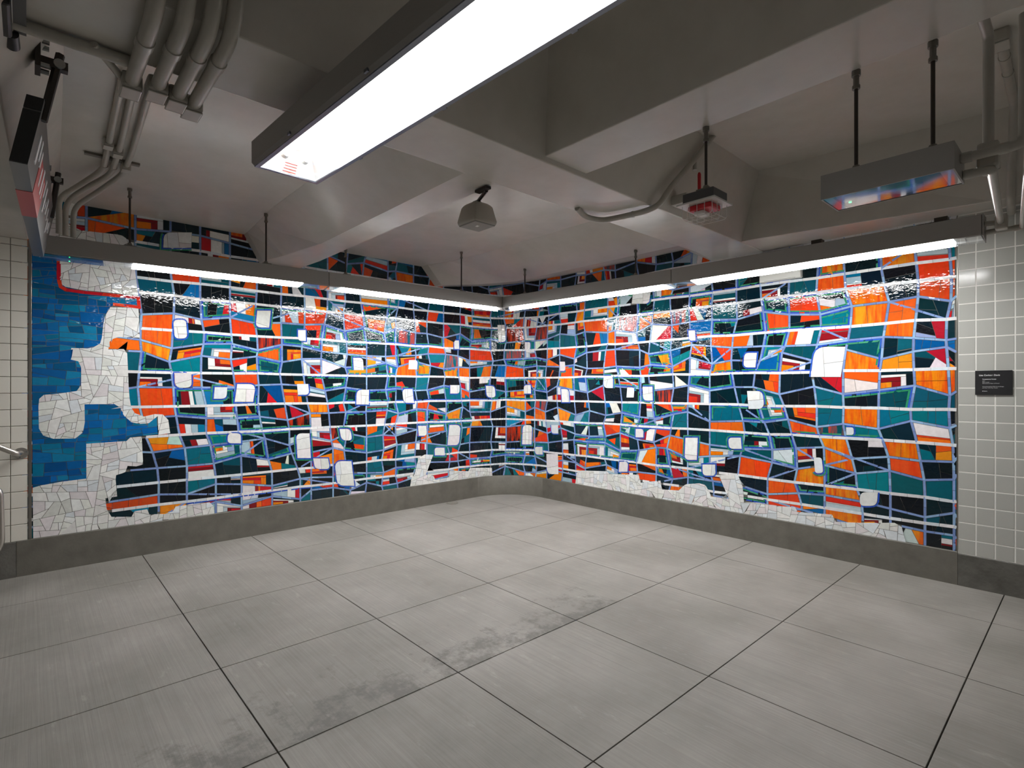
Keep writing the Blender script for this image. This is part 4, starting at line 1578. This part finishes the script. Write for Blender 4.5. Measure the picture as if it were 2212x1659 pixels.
# ------------------------------------------------------------------ conduits
def conduit(label, path, r, fillet=0.06, rings=(), bodies=(), mat_=None, group=None):
    root = thing('conduit', label, 'pipe', path[0], group)
    MB().tube(path, r, 14, fillet).build('pipe', M['conduit'], root, smooth=True)
    for a_, b_ in rings:
        MB().tube([Vector(a_), Vector(b_)], r * 1.16, 14).build('coupling', M['conduit'], root, smooth=True)
    for c_, d_, s_ in bodies:
        d_ = Vector(d_).normalized()
        y_ = Vector((0, 0, 1)).cross(d_).normalized()
        Rm = Matrix((d_, y_, d_.cross(y_))).transposed()
        mb = MB().box((-s_ * 1.5, -s_, -s_ * 0.9), (s_ * 1.5, s_, s_ * 1.0), Rm, c_)
        cb_ = mb.build('conduit_body', M['conduit'], root, bevel=s_ * 0.35)
        cv = MB().box((-s_ * 1.4, -s_ * 0.95, -s_ * 1.02), (s_ * 1.4, s_ * 0.95, -s_ * 0.88), Rm, c_)
        cv.build('cover', M['conduit'], cb_, bevel=s_ * 0.12)
    return root


ordn = ['first', 'second', 'third', 'fourth']
for k, (y, xe, xr) in enumerate(((-4.957, 3.13, 3.48), (-4.872, 3.17, 3.50), (-4.795, 3.14, 3.50), (-4.728, 3.10, 3.52))):
    z = 2.768
    path = [(xe, y, z), (3.73, y, z), (3.90, y - 0.01, 3.40)]
    lb = 'thick conduit crossing under the girder, %s of four counted from the hanging sign' % ordn[k]
    c = conduit(lb, path, 0.0265, 0.14, [((xr, y, z), (xr - 0.012, y, z)), ((xr - 0.012, y, z), (xr - 0.05, y, z))],
                [((xe - 0.045, y, z), (1, 0, 0), 0.037)], group='thick conduits under the girder')
P1 = [(2.60, -4.93, 3.03), (1.80, -4.905, 3.03), (1.14, -4.885, 3.03), (0.93, -5.02, 2.93), (0.855, -5.112, 2.86), (0.853, -5.112, 2.60)]
P2 = [(2.55, -4.88, 3.03), (1.72, -4.845, 3.03), (1.08, -4.835, 3.03), (0.88, -5.0, 2.92), (0.82, -5.075, 2.83), (0.82, -5.075, 2.60)]
P3 = [(2.50, -4.81, 3.03), (1.55, -4.775, 3.03), (1.12, -4.775, 3.03), (0.86, -4.92, 2.92), (0.795, -5.03, 2.82), (0.795, -5.03, 2.60)]
for k, (P_, bx, nm) in enumerate(((P1, 1.66, 'nearest the sign'), (P2, 1.55, 'the middle of three'), (P3, 1.30, 'farthest from the sign'))):
    y = P_[1][1]
    conduit('slim conduit bending down from the ceiling to the left strip light, %s' % nm, P_, 0.0175, 0.10,
            [((1.24, P_[2][1], 3.03), (1.20, P_[2][1], 3.03))], [((bx, y, 3.026), (1, 0, 0), 0.027)], group='slim conduits to the left strip light')
mb_ = thing('strut_channel', 'short metal channel clamping the three slim conduits to the ceiling', 'bracket', (1.33, -4.83, 3.05))
box((1.31, -5.0, 3.045), (1.35, -4.70, 3.062)).build('channel', M['rodgrey'], mb_)
conduit('painted conduit running along the far edge of the girder from the security camera', [(3.228, -5.45, 2.795), (3.226, -4.93, 2.795)], 0.022, 0)
conduit('flat diagonal brace pipe from the girder edge to the first thick conduit', [(3.25, -5.09, 2.805), (3.10, -4.985, 2.78)], 0.014, 0)

AP = [Vector(p) for p in ((5.46, -1.46, 3.365), (5.44, -0.50, 3.365), (5.40, -0.235, 2.80), (5.39, -0.03, 2.772))]
conduit('painted conduit running over the ceiling and down the beam to the right wall tiles',
        [AP[0], AP[1], AP[2], AP[3]], 0.024, 0.06,
        [(AP[0].lerp(AP[1], t), AP[0].lerp(AP[1], t + 0.03)) for t in (0.25, 0.48)], [(AP[0].lerp(AP[1], 0.03), (0.03, -1, 0), 0.040)])
conduit('dark painted conduit dropping from the beam to the end of the unlit lamp', [(5.522, -2.70, 2.868), (5.522, -2.52, 2.868), (5.522, -2.52, 2.33)], 0.018, 0.03,
        [], [((5.522, -2.52, 2.40), (0, 0.02, 1), 0.034)])
conduit('painted conduit running from the unlit lamp to the end of the right strip light', [(5.452, -2.57, 2.335), (5.535, -2.56, 2.335), (5.40, -0.78, 2.54), (5.325, -0.79, 2.545)], 0.016, 0.03,
        [((5.456, -2.57, 2.335), (5.485, -2.567, 2.335))], [((5.405, -0.79, 2.535), (0, 0.1, 1), 0.03)])
conduit('painted conduit leaving the unlit lamp sideways and rising at the picture edge', [(5.452, -2.62, 2.385), (5.63, -2.62, 2.385), (5.63, -2.60, 2.86)], 0.018, 0.03,
        [((5.456, -2.62, 2.385), (5.485, -2.62, 2.385)), ((5.56, -2.62, 2.385), (5.59, -2.62, 2.385))])
conduit('painted conduit running from the right strip light along the plain tiles', [(5.325, -0.74, 2.50), (5.50, -0.72, 2.502), (6.2, -0.70, 2.505)], 0.017, 0.02,
        [((5.455, -0.725, 2.502), (5.48, -0.724, 2.502))])
conduit('thin painted conduit standing close to the picture edge beside the unlit lamp', [(5.66, -2.58, 2.87), (5.64, -2.40, 2.87), (5.62, -2.35, 2.36), (5.495, -0.75, 2.50)], 0.013, 0.05)
conduit('curved painted conduit hugging the girder underside and climbing its side', [(3.262, -2.32, 2.815), (3.23, -2.19, 2.782), (3.27, -2.03, 2.782), (3.40, -1.995, 2.785), (3.60, -1.965, 2.785), (3.70, -1.94, 2.81), (3.735, -1.85, 2.95), (3.80, -1.62, 3.20), (3.86, -1.45, 3.41)],
        0.021, 0.09, [((3.50, -1.978, 2.786), (3.512, -1.976, 2.786))])

# ------------------------------------------------------------------ handrails at the left
hr = thing('handrail', 'stainless handrail sloping down to a round flange on the cream tiles', 'handrail', (0, -5.31, 1.0))
disc((0.009, -5.315, 0.985), (1, 0, 0), 0.045, 0.008, 24).build('flange', M['steel'], hr, smooth=True)
for k in range(3):
    a_ = k * 2.1 + 0.3
    disc((0.016, -5.315 + 0.033 * math.cos(a_), 0.985 + 0.033 * math.sin(a_)), (1, 0, 0), 0.006, 0.003, 8).build('screw', M['zinc'], hr)
MB().tube([(0.015, -5.318, 0.985), (0.075, -5.335, 0.985), (0.10, -5.48, 1.075), (0.10, -6.6, 1.95)], 0.021, 16, 0.04).build('rail', M['steel'], hr, smooth=True)
h2 = thing('stair_railing', 'stainless railing with a rounded end, standing at the picture edge by the cream tiles', 'handrail', (0.3, -5.6, 0))
MB().tube([(0.30, -6.4, 1.27), (0.30, -5.60, 0.80), (0.30, -5.43, 0.775), (0.30, -5.42, 0.30), (0.30, -5.62, 0.17), (0.30, -6.4, 0.62)], 0.022, 16, 0.09).build('rail', M['steel'], h2, smooth=True)
MB().tube([(0.30, -5.62, 0.0), (0.30, -5.62, 0.795)], 0.02, 14).build('post', M['steel'], h2, smooth=True)
MB().tube([(0.30, -6.38, 0.0), (0.30, -6.38, 1.26)], 0.02, 14).build('post', M['steel'], h2, smooth=True)

# ------------------------------------------------------------------ plaque, white box, drain
pq = thing('plaque', 'small black wall plaque with white lettering on the grey tiles', 'plaque', (5.29, -0.009, 1.547))
box((5.189, -0.021, 1.4555), (5.3935, -0.0085, 1.636)).build('plate', M['plaque'], pq, bevel=0.002)


def text(s, x, z, size, parent, bold=0.0):
    cu = bpy.data.curves.new('text', 'FONT')
    cu.body = s
    cu.size = size
    cu.offset = bold
    tmp = bpy.data.objects.new('text', cu)
    COL.objects.link(tmp)
    bpy.context.view_layer.update()
    me = bpy.data.meshes.new_from_object(tmp.evaluated_get(bpy.context.evaluated_depsgraph_get()))
    bpy.data.objects.remove(tmp)
    me.transform(Matrix.Rotation(math.pi / 2, 4, 'X'))
    w = max(v_.co.x for v_ in me.vertices)
    me.transform(Matrix.Translation(Vector((x, -0.0214, z)) - parent.location))
    me.materials.append(M['lettering'])
    o = bpy.data.objects.new('lettering', me)
    COL.objects.link(o)
    o.parent = parent
    return w


text('Lisa Corinne Davis', 5.2115, 1.596, 0.0152, pq, 0.0004)
zz = 1.5685
for s, dz, bd in (('Tempestuous Terrain', 0, 0.0003), ('2024', 0.0125, 0), ('Glass mosaic', 0.0215, 0), ('Fabricated by Mayer of Munich', 0.0305, 0),
                  ('Commissioned by MTA Arts & Design', 0.054, 0), ('and New York City Transit', 0.064, 0), ('#mtaarts', 0.0875, 0.0001)):
    text(s, 5.2300, zz - dz, 0.0088 if dz == 0 else 0.0076, pq, bd)

wb = thing('wall_box', 'plain white box on the mosaic wall, half hidden behind the right strip light', 'box', (3.80, -0.01, 2.69))
box((3.615, -0.062, 2.52), (3.985, -0.006, 2.79)).build('case', M['white'], wb, bevel=0.006)
box((3.66, -0.064, 2.525), (3.94, -0.060, 2.528)).build('seam', M['fixture'], wb)

dr = thing('floor_drain', 'round metal cover set in the floor by the curved corner', 'drain', (0.105, -1.15, 0))
disc((0.105, -1.15, -0.001), (0, 0, 1), 0.072, 0.004, 28).build('cover', M['drain'], dr)
MB().tube([(0.105 + 0.074 * math.cos(k * math.pi / 14), -1.15 + 0.074 * math.sin(k * math.pi / 14), 0.001) for k in range(29)], 0.004, 6).build('ring', M['rodgrey'], dr)
